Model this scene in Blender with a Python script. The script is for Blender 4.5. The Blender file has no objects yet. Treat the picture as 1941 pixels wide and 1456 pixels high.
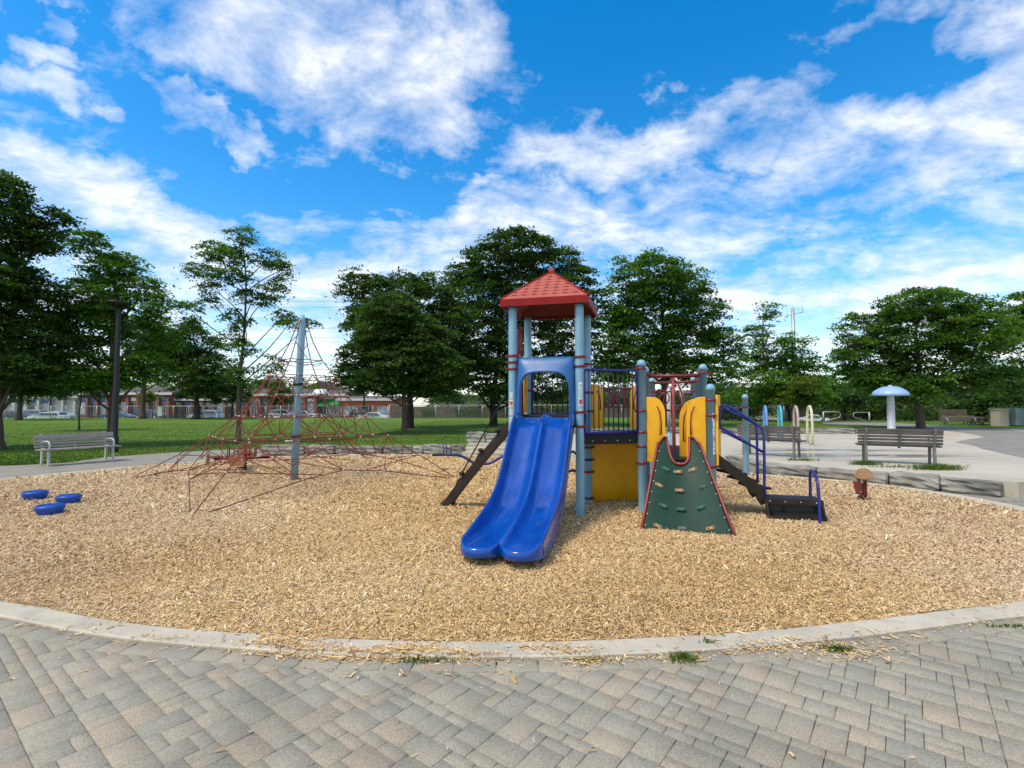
import bpy, bmesh, math, random
import numpy as np
from mathutils import Vector, Matrix
random.seed(7); rng = np.random.default_rng(11)
R = math.radians
sc = bpy.context.scene
# ---------------------------------------------------------------- camera
W_, H_, F_ = 1941.0, 1456.0, 960.0
CAMZ = 1.65; PITCH = math.atan(40/F_)
cam = bpy.data.cameras.new('camera'); camo = bpy.data.objects.new('camera', cam)
sc.collection.objects.link(camo); sc.camera = camo
camo.location = (0, 0, CAMZ); camo.rotation_euler = (math.pi/2+PITCH, 0, 0)
cam.sensor_width = 36; cam.sensor_fit = 'HORIZONTAL'; cam.lens = F_/W_*36
cam.clip_start = .05; cam.clip_end = 3000
def ray(px, py):
    u = (px-W_/2)/F_; v = (H_/2-py)/F_
    return (u, math.cos(PITCH)-v*math.sin(PITCH), math.sin(PITCH)+v*math.cos(PITCH))
def G(px, py, z=0.):                       # photo point -> place on the level z
    d = ray(px, py); t = (z-CAMZ)/d[2]
    return Vector((d[0]*t, d[1]*t, z))
def at(px, py, Y):                         # photo point -> place at distance Y
    d = ray(px, py); t = Y/d[1]
    return Vector((d[0]*t, Y, CAMZ+d[2]*t))
# ---------------------------------------------------------------- light
SUN_EL, SUN_AZ = R(58), R(236)             # azimuth clockwise from +Y
sd = Vector((math.sin(SUN_AZ)*math.cos(SUN_EL), math.cos(SUN_AZ)*math.cos(SUN_EL), math.sin(SUN_EL)))
sl = bpy.data.lights.new('sun', 'SUN'); sl.energy = 2.3; sl.angle = R(17); sl.color = (1, .90, .74)
so = bpy.data.objects.new('sun', sl); sc.collection.objects.link(so)
so.location = (0, 0, 60); so.rotation_euler = (-sd).to_track_quat('-Z', 'Y').to_euler()
sc.view_settings.view_transform = 'Standard'; sc.view_settings.look = 'None'
sc.view_settings.exposure = 0.42; sc.view_settings.gamma = 1
w = bpy.data.worlds.new('World'); sc.world = w; w.use_nodes = True
nt = w.node_tree; N = nt.nodes; L = nt.links
bg = N['Background']; bg.inputs['Strength'].default_value = 0.13
sky = N.new('ShaderNodeTexSky'); sky.sky_type = 'NISHITA'; sky.sun_disc = False
sky.sun_elevation = SUN_EL; sky.sun_rotation = SUN_AZ
sky.air_density = 1.0; sky.dust_density = .35; sky.ozone_density = 2.2
def nmath(nt, op, a, b=None, clamp=False):
    n = nt.nodes.new('ShaderNodeMath'); n.operation = op; n.use_clamp = clamp
    for i, x in enumerate((a, b)):
        if x is None: continue
        if isinstance(x, (int, float)): n.inputs[i].default_value = x
        else: nt.links.new(x, n.inputs[i])
    return n.outputs[0]
def nvec(nt, op, a, b=None):
    n = nt.nodes.new('ShaderNodeVectorMath'); n.operation = op
    for i, x in enumerate((a, b)):
        if x is None: continue
        if isinstance(x, (tuple, list)): n.inputs[i].default_value = x
        else: nt.links.new(x, n.inputs[i])
    return n.outputs['Value'] if op in ('LENGTH', 'DOT_PRODUCT') else n.outputs[0]
def nmaprange(nt, v, a, b, c, d, smooth=True):
    n = nt.nodes.new('ShaderNodeMapRange'); n.interpolation_type = 'SMOOTHSTEP' if smooth else 'LINEAR'
    nt.links.new(v, n.inputs['Value'])
    for k, x in zip(('From Min', 'From Max', 'To Min', 'To Max'), (a, b, c, d)): n.inputs[k].default_value = x
    return n.outputs['Result']
def nmix(nt, f, a, b, bt='MIX'):
    n = nt.nodes.new('ShaderNodeMix'); n.data_type = 'RGBA'; n.blend_type = bt
    for s, x in ((n.inputs[0], f), (n.inputs[6], a), (n.inputs[7], b)):
        if isinstance(x, (int, float)): s.default_value = x
        elif isinstance(x, (tuple, list)): s.default_value = tuple(x)+(1,) if len(x) == 3 else x
        else: nt.links.new(x, s)
    return n.outputs[2]
def nnoise(nt, vec, scale, detail=4, rough=.55, dist=0.):
    n = nt.nodes.new('ShaderNodeTexNoise'); n.inputs['Scale'].default_value = scale
    n.inputs['Detail'].default_value = detail; n.inputs['Roughness'].default_value = rough
    n.inputs['Distortion'].default_value = dist
    if vec is not None: nt.links.new(vec, n.inputs['Vector'])
    return n.outputs['Fac']
tc = N.new('ShaderNodeTexCoord'); dirn = nvec(nt, 'NORMALIZE', tc.outputs['Generated'])
sep = N.new('ShaderNodeSeparateXYZ'); L.new(dirn, sep.inputs[0])
zz = nmath(nt, 'ADD', nmath(nt, 'MAXIMUM', sep.outputs[2], 0.0), .22)
comb = N.new('ShaderNodeCombineXYZ')
L.new(nmath(nt, 'DIVIDE', sep.outputs[0], zz), comb.inputs[0]); L.new(nmath(nt, 'DIVIDE', sep.outputs[1], zz), comb.inputs[1])
lay = comb.outputs[0]
# blobs of cloud by direction: px, py, half width, half height, amount
CL = [(640,60,360,130,.60),(720,190,190,110,.46),(420,90,200,90,.40),(400,235,120,32,.40),(280,30,110,50,.32),
      (1830,240,230,130,.58),(1880,90,130,130,.42),(1650,290,260,110,.36),(1480,170,170,70,.28),(1680,60,140,60,.24),
      (1300,275,360,60,.34),(1420,370,380,70,.36),(1080,300,150,50,.24),(1240,400,240,60,.34),
      (60,330,230,90,.56),(250,420,330,80,.50),(530,430,110,26,.36),(560,530,420,70,.62),(640,430,100,30,.28),(700,480,420,70,.36),
      (1020,440,330,80,.50),(1250,450,330,70,.40),(1420,560,200,65,.62),(1720,570,330,65,.62),(905,150,40,50,.34),(950,140,36,36,.26),
      (920,360,70,24,.40),(60,160,90,36,.34),(70,95,50,24,.32),(210,205,40,20,.34),(70,40,30,30,.28),(780,400,110,20,.30),(1250,145,60,18,.2),(1560,415,200,40,.34),(1520,480,80,30,.30)]
wn = N.new('ShaderNodeTexNoise'); wn.inputs['Scale'].default_value = 7.0; wn.inputs['Detail'].default_value = 5; wn.inputs['Roughness'].default_value = .6; L.new(dirn, wn.inputs['Vector'])
wv = nvec(nt, 'SUBTRACT', wn.outputs['Color'], (.5, .5, .5)); wv = nvec(nt, 'MULTIPLY', wv, (.24, .24, .20)); wdir = nvec(nt, 'ADD', dirn, wv)
acc = None
for (px, py, rx, ry, am) in CL:
    c = Vector(ray(px, py)).normalized(); dist = Vector(ray(px, py)).length
    ex = (Vector(ray(px+rx, py)).normalized()-c); ex.z = 0
    ux = Vector((c.y, -c.x, 0)).normalized(); uz = ux.cross(c).normalized()
    kx = 1/max(.01, (Vector(ray(px+rx, py)).normalized()-c).length); kz = 1/max(.01, (Vector(ray(px, py-ry)).normalized()-c).length)
    dd = nvec(nt, 'SUBTRACT', wdir, tuple(c))
    a = nmath(nt, 'MULTIPLY', nvec(nt, 'DOT_PRODUCT', dd, tuple(ux)), kx); b = nmath(nt, 'MULTIPLY', nvec(nt, 'DOT_PRODUCT', dd, tuple(uz)), kz)
    q = nmath(nt, 'ADD', nmath(nt, 'MULTIPLY', a, a), nmath(nt, 'MULTIPLY', b, b))
    m = nmaprange(nt, q, 0.05, 1.5, am, 0)
    acc = m if acc is None else nmath(nt, 'MAXIMUM', acc, m)
band = nmaprange(nt, sep.outputs[2], .10, .36, .58, 0.0)
acc = nmath(nt, 'MAXIMUM', acc, band)
over = nmaprange(nt, sep.outputs[2], .74, .88, 0, .52); behind = nmaprange(nt, sep.outputs[1], .18, -.25, 0, .50)  # unseen clouds overhead and behind the camera, added to neutralise the blue light
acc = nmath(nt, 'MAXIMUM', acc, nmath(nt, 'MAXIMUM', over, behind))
warp = nnoise(nt, lay, 1.6, 3, .5)
ms = N.new('ShaderNodeMapping'); ms.inputs['Rotation'].default_value = (0, 0, R(-28)); ms.inputs['Scale'].default_value = (1.0, 1.25, 1); L.new(lay, ms.inputs['Vector'])
n1 = nnoise(nt, ms.outputs[0], 3.3, 10, .62, .35)
n2 = nnoise(nt, ms.outputs[0], 11.0, 8, .68, .25)
n3 = nnoise(nt, dirn, 5.0, 8, .6, .3)
nn = nmath(nt, 'ADD', nmath(nt, 'ADD', nmath(nt, 'MULTIPLY', n1, .55), nmath(nt, 'MULTIPLY', n2, .17)), nmath(nt, 'MULTIPLY', n3, .3))
dens = nmath(nt, 'ADD', nmath(nt, 'MULTIPLY', nmath(nt, 'SUBTRACT', nn, .51), 2.9), acc)
cov = nmaprange(nt, dens, .08, .84, 0, 1, False)
shade = nmaprange(nt, nmath(nt, 'ADD', n1, nmath(nt, 'MULTIPLY', n2, .3)), .48, .80, 0, 1)
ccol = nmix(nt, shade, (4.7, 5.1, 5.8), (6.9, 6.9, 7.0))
hs = N.new('ShaderNodeHueSaturation'); hs.inputs['Saturation'].default_value = 1.45; hs.inputs['Value'].default_value = 1.36
hs.inputs['Hue'].default_value = .497
L.new(sky.outputs[0], hs.inputs['Color'])
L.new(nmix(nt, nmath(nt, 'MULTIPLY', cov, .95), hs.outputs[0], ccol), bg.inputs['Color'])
# ---------------------------------------------------------------- helpers
C = sc.collection
def tag(o, label=None, cat=None, group=None, kind=None):
    if label: o['label'] = label
    if cat: o['category'] = cat
    if group: o['group'] = group
    if kind: o['kind'] = kind
    return o
def thing(name, label, cat, loc=(0, 0, 0), rz=0., group=None):
    o = bpy.data.objects.new(name, None); C.objects.link(o); o.location = loc; o.rotation_euler = (0, 0, rz)
    o.empty_display_size = .2
    return tag(o, label, cat, group)
def dup(root, loc, rz, label, group=None, scale=None):
    def cp(o, par):
        c = o.copy(); C.objects.link(c); c.parent = par
        for ch in list(o.children): cp(ch, c)
        return c
    r = cp(root, None); r.location = loc; r.rotation_euler = (0, 0, rz); r['label'] = label
    if group: r['group'] = group
    if scale: r.scale = scale
    return r
class MB:
    def __init__(s): s.v = []; s.f = []; s.sm = []; s.mi = []; s.cur = 0
    def add(s, vs, fs, smooth=False):
        b = len(s.v); s.v += [tuple(x) for x in vs]
        for f in fs: s.f.append([b+i for i in f]); s.sm.append(smooth); s.mi.append(s.cur)
        return s
    def box(s, c, size, rz=0., M=None):
        hx, hy, hz = size[0]/2, size[1]/2, size[2]/2; vs = []
        for x, y, z in ((-1,-1,-1),(1,-1,-1),(1,1,-1),(-1,1,-1),(-1,-1,1),(1,-1,1),(1,1,1),(-1,1,1)):
            p = Vector((x*hx, y*hy, z*hz))
            if M is not None: p = M @ p
            elif rz: p = Matrix.Rotation(rz, 3, 'Z') @ p
            vs.append(p+Vector(c))
        return s.add(vs, ((0,3,2,1),(4,5,6,7),(0,1,5,4),(1,2,6,5),(2,3,7,6),(3,0,4,7)))
    def bbox(s, c, size, rz=0., b=.01, M=None):        # bevelled box
        bm = bmesh.new(); bmesh.ops.create_cube(bm, size=1.0)
        for v in bm.verts: v.co = Vector((v.co.x*size[0], v.co.y*size[1], v.co.z*size[2]))
        bmesh.ops.bevel(bm, geom=list(bm.edges), offset=min(b, min(size)*.45), segments=2, affect='EDGES')
        m = M if M is not None else Matrix.Rotation(rz, 3, 'Z')
        bm.verts.index_update(); vs = [m @ v.co + Vector(c) for v in bm.verts]; fs = [[v.index for v in f.verts] for f in bm.faces]
        bm.free(); return s.add(vs, fs, False)
    def tube(s, pts, r, n=8, cap=True, closed=False):
        pts = [Vector(p) for p in pts]; m = len(pts); rs = r if isinstance(r, (list, tuple)) else [r]*m
        vs = []; fs = []; up = None
        for i, p in enumerate(pts):
            if closed: t = pts[(i+1) % m]-pts[i-1]
            else: t = (pts[min(i+1, m-1)]-pts[max(i-1, 0)])
            if t.length < 1e-9: t = Vector((0, 0, 1))
            t.normalize()
            if up is None: up = Vector((0, 0, 1)) if abs(t.z) < .9 else Vector((1, 0, 0))
            a = t.cross(up)
            if a.length < 1e-5: a = t.cross(Vector((.3, 1, .2)))
            a.normalize(); b = t.cross(a).normalized(); up = -b if b.dot(up) < 0 else b
            b = up; a = t.cross(b).normalized()
            for k in range(n):
                th = 2*math.pi*k/n; vs.append(p+(a*math.cos(th)+b*math.sin(th))*rs[i])
        rng_ = m if closed else m-1
        for i in range(rng_):
            j = (i+1) % m
            for k in range(n): fs.append((i*n+k, i*n+(k+1) % n, j*n+(k+1) % n, j*n+k))
        s.add(vs, fs, True)
        if cap and not closed:
            b0 = len(s.v)-len(vs); s.f.append([b0+k for k in range(n)][::-1]); s.f.append([b0+(m-1)*n+k for k in range(n)]); s.sm += [False]*2; s.mi += [s.cur]*2
        return s
    def lathe(s, c, prof, n=20, M=None):
        vs = []; fs = []
        for (r, z) in prof:
            for k in range(n):
                th = 2*math.pi*k/n; p = Vector((r*math.cos(th), r*math.sin(th), z))
                if M is not None: p = M @ p
                vs.append(p+Vector(c))
        for i in range(len(prof)-1):
            for k in range(n): fs.append((i*n+k, i*n+(k+1) % n, (i+1)*n+(k+1) % n, (i+1)*n+k))
        return s.add(vs, fs, True)
    def prism(s, poly, h0, h1):            # poly of (x,y), extruded in z
        n = len(poly); vs = [(p[0], p[1], h0) for p in poly]+[(p[0], p[1], h1) for p in poly]
        fs = [list(range(n))[::-1], list(range(n, 2*n))]+[(i, (i+1) % n, n+(i+1) % n, n+i) for i in range(n)]
        return s.add(vs, fs)
    def plate(s, poly, O, U, V, th):       # outline (u,v) in the plane O,U,V, given thickness along U x V
        O, U, V = Vector(O), Vector(U).normalized(), Vector(V).normalized(); Nn = U.cross(V).normalized()
        n = len(poly); vs = [O+U*a+V*b-Nn*th/2 for a, b in poly]+[O+U*a+V*b+Nn*th/2 for a, b in poly]
        fs = [list(range(n))[::-1], list(range(n, 2*n))]+[(i, (i+1) % n, n+(i+1) % n, n+i) for i in range(n)]
        return s.add(vs, fs)
    def grid(s, rows, smooth=True, closed=False):
        n = len(rows[0]); vs = [p for r in rows for p in r]; fs = []
        for i in range(len(rows)-1):
            for j in range(n if closed else n-1): fs.append((i*n+j, i*n+(j+1) % n, (i+1)*n+(j+1) % n, (i+1)*n+j))
        return s.add(vs, fs, smooth)
    def ball(s, c, r, n=12, sc_=(1, 1, 1)):
        c = Vector(c); rows = []
        for i in range(n//2+1):
            ph = math.pi*i/(n//2); rows.append([c+Vector((math.sin(ph)*math.cos(2*math.pi*k/n)*sc_[0], math.sin(ph)*math.sin(2*math.pi*k/n)*sc_[1], -math.cos(ph)*sc_[2]))*r for k in range(n)])
        return s.grid(rows, True, True)
    def build(s, name, mat, parent=None, loc=None, sub=0, solid=0., bev=0.):
        me = bpy.data.meshes.new(name); me.from_pydata(s.v, [], s.f); me.update()
        me.polygons.foreach_set('use_smooth', s.sm)
        for m in (mat if isinstance(mat, (list, tuple)) else [mat]): me.materials.append(m)
        me.polygons.foreach_set('material_index', s.mi)
        o = bpy.data.objects.new(name, me); C.objects.link(o)
        if parent is not None: o.parent = parent
        if loc is not None: o.location = loc
        if bev: q = o.modifiers.new('bev', 'BEVEL'); q.width = bev; q.segments = 2; q.limit_method = 'ANGLE'
        if solid: q = o.modifiers.new('sol', 'SOLIDIFY'); q.thickness = solid; q.offset = -1
        if sub: q = o.modifiers.new('sub', 'SUBSURF'); q.levels = sub; q.render_levels = sub
        return o
def npmesh(name, V, F, mat, parent=None, attr=None, smooth=False):   # numpy: V (n,3), F (m,k)
    me = bpy.data.meshes.new(name); V = np.asarray(V, np.float32); F = np.asarray(F, np.int32); k = F.shape[1]
    me.vertices.add(len(V)); me.vertices.foreach_set('co', V.ravel())
    me.loops.add(F.size); me.loops.foreach_set('vertex_index', F.ravel())
    me.polygons.add(len(F)); me.polygons.foreach_set('loop_start', np.arange(0, F.size, k, dtype=np.int32))
    me.update(calc_edges=True)
    if smooth: me.polygons.foreach_set('use_smooth', np.ones(len(F), bool))
    if attr is not None:
        for nm, dat, dom in attr:
            a = me.attributes.new(nm, 'FLOAT', dom); a.data.foreach_set('value', np.asarray(dat, np.float32))
    me.materials.append(mat); o = bpy.data.objects.new(name, me); C.objects.link(o)
    if parent is not None: o.parent = parent
    return o
# ---------------------------------------------------------------- materials
def mat(name, col, rough=.6, var=.12, vscale=6., bump=0., bscale=40., metal=0., col2=None, spec=.5, coat=0., dirt=0., aniso=None):
    m = bpy.data.materials.new(name); m.use_nodes = True; t = m.node_tree; b = t.nodes['Principled BSDF']
    b.inputs['Roughness'].default_value = rough; b.inputs['Metallic'].default_value = metal
    b.inputs['Specular IOR Level'].default_value = spec; b.inputs['Coat Weight'].default_value = coat
    g = t.nodes.new('ShaderNodeTexCoord').outputs['Object']
    if aniso:
        mp = t.nodes.new('ShaderNodeMapping'); mp.inputs['Scale'].default_value = aniso; t.links.new(g, mp.inputs['Vector']); g = mp.outputs[0]
    nz = nnoise(t, g, vscale, 6, .6); f = nmaprange(t, nz, .3, .7, 0, 1)
    c = Vector(col); lo = tuple(c*(1-var)); hi = tuple(col2) if col2 else tuple(c*(1+var))
    cc = nmix(t, f, lo, hi)
    if dirt:
        dn = nmaprange(t, nnoise(t, g, vscale*2.7, 8, .7), .52, .75, 0, dirt); cc = nmix(t, dn, cc, (.16, .13, .09))
    t.links.new(cc, b.inputs['Base Color'])
    t.links.new(nmaprange(t, nz, .2, .8, max(.02, rough-.06), min(1, rough+.08)), b.inputs['Roughness'])
    if bump:
        bn = t.nodes.new('ShaderNodeBump'); bn.inputs['Strength'].default_value = bump; bn.inputs['Distance'].default_value = .02
        t.links.new(nnoise(t, g, bscale, 5, .6), bn.inputs['Height']); t.links.new(bn.outputs[0], b.inputs['Normal'])
    return m
def attrmat(name, stops, rough=.8, attr='cv', noise=0., nscale=300., transl=None, bump=0., stain=0.):
    m = bpy.data.materials.new(name); m.use_nodes = True; t = m.node_tree; b = t.nodes['Principled BSDF']
    a = t.nodes.new('ShaderNodeAttribute'); a.attribute_name = attr
    r = t.nodes.new('ShaderNodeValToRGB'); e = r.color_ramp.elements
    while len(e) < len(stops): e.new(.5)
    for k, (p, c) in enumerate(stops): e[k].position = p; e[k].color = tuple(c)+(1,)
    t.links.new(a.outputs['Fac'], r.inputs[0]); col = r.outputs[0]
    g = t.nodes.new('ShaderNodeTexCoord').outputs['Object']
    if noise:
        f = nmaprange(t, nnoise(t, g, nscale, 5, .7), .3, .7, 1-noise, 1+noise); v = t.nodes.new('ShaderNodeVectorMath'); v.operation = 'SCALE'
        t.links.new(col, v.inputs[0]); t.links.new(f, v.inputs['Scale']); col = v.outputs[0]
    if bump:
        bn = t.nodes.new('ShaderNodeBump'); bn.inputs['Strength'].default_value = bump; bn.inputs['Distance'].default_value = .004
        t.links.new(nnoise(t, g, nscale, 4, .6), bn.inputs['Height']); t.links.new(bn.outputs[0], b.inputs['Normal'])
    if stain:
        f = nmaprange(t, nnoise(t, g, 1.3, 8, .65, .6), .35, .68, 1+stain*.5, 1-stain); v = t.nodes.new('ShaderNodeVectorMath'); v.operation = 'SCALE'
        t.links.new(col, v.inputs[0]); t.links.new(f, v.inputs['Scale']); col = v.outputs[0]
        f = nmaprange(t, nnoise(t, g, 9, 5, .7, .3), .66, .74, 0, .35); col = nmix(t, f, col, (.12, .11, .085))
    t.links.new(col, b.inputs['Base Color']); b.inputs['Roughness'].default_value = rough
    b.inputs['Specular IOR Level'].default_value = .3
    if transl:
        tr = t.nodes.new('ShaderNodeBsdfTranslucent'); mx = t.nodes.new('ShaderNodeMixShader'); mx.inputs[0].default_value = transl
        v = nmix(t, 1.0, col, (1.2, 1.15, .5), 'MULTIPLY'); t.links.new(v, tr.inputs[0])
        t.links.new(b.outputs[0], mx.inputs[1]); t.links.new(tr.outputs[0], mx.inputs[2]); t.links.new(mx.outputs[0], t.nodes['Material Output'].inputs[0])
    return m
M = {}
M['post'] = mat('post_paint', (.215, .41, .52), .42, .08, 3, .03, 60, dirt=.12)
M['slide'] = mat('slide_plastic', (.002, .062, .34), .11, .2, 2, .015, 20, coat=.3, dirt=.10)
t = M['slide'].node_tree; pb = t.nodes['Principled BSDF']; src = pb.inputs['Base Color'].links[0].from_socket; rsrc = pb.inputs['Roughness'].links[0].from_socket
g = t.nodes.new('ShaderNodeTexCoord').outputs['Object']; mp = t.nodes.new('ShaderNodeMapping'); mp.inputs['Rotation'].default_value = (0, 0, R(-15)); mp.inputs['Scale'].default_value = (16, 1.6, 2.5); t.links.new(g, mp.inputs['Vector'])
f = nmaprange(t, nnoise(t, mp.outputs[0], 2.2, 7, .7), .52, .74, 0, .18); t.links.new(nmix(t, f, src, (.045, .19, .46)), pb.inputs['Base Color'])
t.links.new(nmath(t, 'ADD', rsrc, nmath(t, 'MULTIPLY', f, .5)), pb.inputs['Roughness'])
M['hood'] = mat('hood_plastic', (.018, .12, .34), .42, .12, 3, .03, 40, dirt=.08)
M['rail'] = mat('rail_paint', (.012, .02, .19), .35, .15, 6, .02, 60)
M['bars'] = mat('barrier_bars', (.010, .012, .045), .4, .1, 6)
M['red'] = mat('red_paint', (.19, .018, .02), .42, .18, 5, .04, 50, dirt=.12)
M['redrock'] = mat('faded_red_paint', (.30, .035, .035), .45, .15, 5, .03, 50, dirt=.1)
M['yellow'] = mat('yellow_plastic', (.92, .45, .006), .42, .08, 3, .03, 60, dirt=.05)
M['deckblack'] = mat('deck_coating', (.014, .013, .013), .6, .2, 8, .1, 80, spec=.3, dirt=.08)
M['brown'] = mat('brown_coating', (.030, .021, .015), .55, .25, 8, .15, 70, spec=.3, dirt=.12)
M['green'] = mat('wall_green', (.003, .036, .020), .55, .2, 2, .03, 50, spec=.3, dirt=.1)
M['holdtan'] = mat('tan_hold', (.45, .30, .14), .7, .2, 14, .3, 60)
M['holdgreen'] = mat('green_hold', (.05, .15, .10), .7, .2, 14, .3, 60)
M['holdgrey'] = mat('grey_hold', (.12, .16, .17), .7, .2, 14, .3, 60)
M['steel'] = mat('galvanised_steel', (.42, .43, .43), .45, .1, 10, 0, 40, metal=.6)
M['white'] = mat('white_paint', (.72, .72, .68), .5, .06, 8)
M['sticker'] = mat('sticker', (.70, .72, .72), .5, .05, 30)
M['stred'] = mat('sticker_red', (.60, .06, .07), .5, .1, 30)
M['stdark'] = mat('sticker_ink', (.06, .06, .08), .5, .1, 30)
M['rope'] = mat('rope_red', (.20, .045, .028), .85, .35, 25, .3, 400)
M['clip'] = mat('clip_pale', (.60, .58, .50), .5, .1, 20)
M['black'] = mat('black_metal', (.010, .010, .011), .5, .2, 10)
M['bark'] = mat('bark', (.10, .075, .05), .9, .45, 5, .9, 30, aniso=(3, 3, .6))
M['barkdark'] = mat('dark_bark', (.035, .03, .026), .9, .4, 5, .9, 30, aniso=(3, 3, .6))
M['wood'] = mat('weathered_wood', (.30, .27, .23), .85, .25, 4, .3, 60, aniso=(.6, 8, 8), dirt=.3)
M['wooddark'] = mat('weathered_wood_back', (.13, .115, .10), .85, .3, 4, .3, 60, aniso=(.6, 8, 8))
M['concrete'] = mat('concrete', (.52, .46, .35), .85, .12, 2.5, .25, 120, dirt=.35)
M['stone'] = mat('armour_stone', (.27, .25, .205), .9, .45, 1.6, 1.0, 22, dirt=.45)
M['glass'] = mat('dark_glass', (.03, .035, .04), .08, .2, 2, spec=.8)
M['tyre'] = mat('tyre', (.02, .02, .02), .8)
# ================================================================ SETTING
def lawn_h(x, y):
    S = lambda t: max(0., min(1., t))**2*(3-2*max(0., min(1., t)))
    h = .26*S((x+8.5)/2.5)*S((y-17.6)/1.0)*(1-S((y-40)/22))
    h += .05*math.sin(x*.13)*math.sin(y*.11)*S((y-20)/10)
    h -= .85*S((y-67)/5)*(1-S((x-20)/8)); h -= 1.25*S((x-20)/8)*S((y-47)/26)
    return h
def grassmat():
    m = bpy.data.materials.new('lawn'); m.use_nodes = True; t = m.node_tree; b = t.nodes['Principled BSDF']
    g = t.nodes.new('ShaderNodeTexCoord').outputs['Object']
    mp = t.nodes.new('ShaderNodeMapping'); mp.inputs['Scale'].default_value = (.35, 1.6, 1); t.links.new(g, mp.inputs['Vector'])
    a = nmaprange(t, nnoise(t, mp.outputs[0], .55, 6, .6), .3, .72, 0, 1)
    c = nmix(t, a, (.085, .18, .016), (.20, .28, .03))
    c = nmix(t, nmaprange(t, nnoise(t, g, 30, 6, .75), .35, .7, 0, .75), c, (.055, .12, .012))
    c = nmix(t, nmaprange(t, nnoise(t, g, 1.1, 8, .7), .60, .74, 0, .45), c, (.21, .19, .05))
    t.links.new(c, b.inputs['Base Color']); b.inputs['Roughness'].default_value = .9; b.inputs['Specular IOR Level'].default_value = .15
    bn = t.nodes.new('ShaderNodeBump'); bn.inputs['Distance'].default_value = .06; bn.inputs['Strength'].default_value = .8
    t.links.new(nnoise(t, g, 45, 5, .7), bn.inputs['Height']); t.links.new(bn.outputs[0], b.inputs['Normal'])
    return m
M['lawn'] = grassmat()
mb = MB()
ys = [-30, -5, 3, 8, 11, 13, 15, 16, 17, 17.6, 17.8, 18, 18.2, 18.6, 19.2, 20, 22, 25, 28, 32, 36, 40, 44, 48, 52, 56, 60, 64, 67, 68, 69, 70, 71, 72, 74, 90, 120, 200, 400, 900]
xs = [-900, -300, -150] + list(range(-100, -16, 6)) + [-14, -12, -10] + [-9+.5*k for k in range(9)] + list(range(-4, 60, 4)) + [100, 180, 400, 900]
mb.grid([[(x, y, lawn_h(x, y)-.03) for x in xs] for y in ys])
tag(mb.build('lawn', M['lawn']), kind='structure')
# asphalt path sheet around the play bed (everything outside the lawn edge)
def asphalt(name, c1, c2, sc_=1.2, wet=False):
    m = bpy.data.materials.new(name); m.use_nodes = True; t = m.node_tree; b = t.nodes['Principled BSDF']
    g = t.nodes.new('ShaderNodeTexCoord').outputs['Object']
    c = nmix(t, nmaprange(t, nnoise(t, g, sc_, 7, .65), .3, .7, 0, 1), c1, c2)
    c = nmix(t, nmaprange(t, nnoise(t, g, 140, 3, .7), .5, .75, 0, .35), c, tuple(x*.45 for x in c1))
    rg = .85
    if wet:
        mp = t.nodes.new('ShaderNodeMapping'); mp.inputs['Scale'].default_value = (.12, .9, 1); t.links.new(g, mp.inputs['Vector'])
        st = nmaprange(t, nnoise(t, mp.outputs[0], 1.3, 6, .6), .56, .66, 0, .4); c = nmix(t, st, c, (.17, .145, .10))
        vd = nvec(t, 'LENGTH', nvec(t, 'MULTIPLY', nvec(t, 'SUBTRACT', g, (9.6, 14.6, .3)), (.28, .42, 0)))
        wetm = nmath(t, 'MULTIPLY', nmaprange(t, vd, .2, 1.3, 1, 0), nmaprange(t, nnoise(t, mp.outputs[0], 1.9, 4, .6), .38, .5, 0, 1))
        c = nmix(t, wetm, c, tuple(x*.6 for x in c1)); t.links.new(nmaprange(t, wetm, 0, 1, .8, .12), b.inputs['Roughness'])
    else: b.inputs['Roughness'].default_value = rg
    t.links.new(c, b.inputs['Base Color'])
    bn = t.nodes.new('ShaderNodeBump'); bn.inputs['Distance'].default_value = .006; bn.inputs['Strength'].default_value = .15 if wet else .5
    t.links.new(nnoise(t, g, 110, 4, .7), bn.inputs['Height']); t.links.new(bn.outputs[0], b.inputs['Normal'])
    return m
M['asphalt'] = asphalt('old_asphalt', (.245, .222, .18), (.32, .293, .24))
M['pad'] = asphalt('pad_concrete', (.47, .415, .32), (.57, .505, .39), .5, wet=True)
M['lot'] = asphalt('lot_asphalt', (.34, .33, .31), (.42, .41, .38))
M['walk'] = asphalt('walk_grey', (.22, .20, .17), (.30, .275, .235))
edge = [G(*p) for p in ((-260, 915), (-60, 888), (0, 883), (60, 880), (130, 876), (200, 866), (260, 862), (330, 857), (420, 852), (500, 850), (560, 848))]
poly = [(-40, edge[0].y)]+[(e.x, e.y) for e in edge]+[(-6.0, 17.55), (-3, 17.6), (0, 17.6), (40, 17.6), (40, -12), (-40, -12)]
mb = MB()
mb.v = [(x, y, -.012) for x, y in poly]; mb.f = [list(range(len(poly)))[::-1]]; mb.sm = [False]; mb.mi = [0]
tag(mb.build('path', M['asphalt']), kind='structure')
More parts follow.
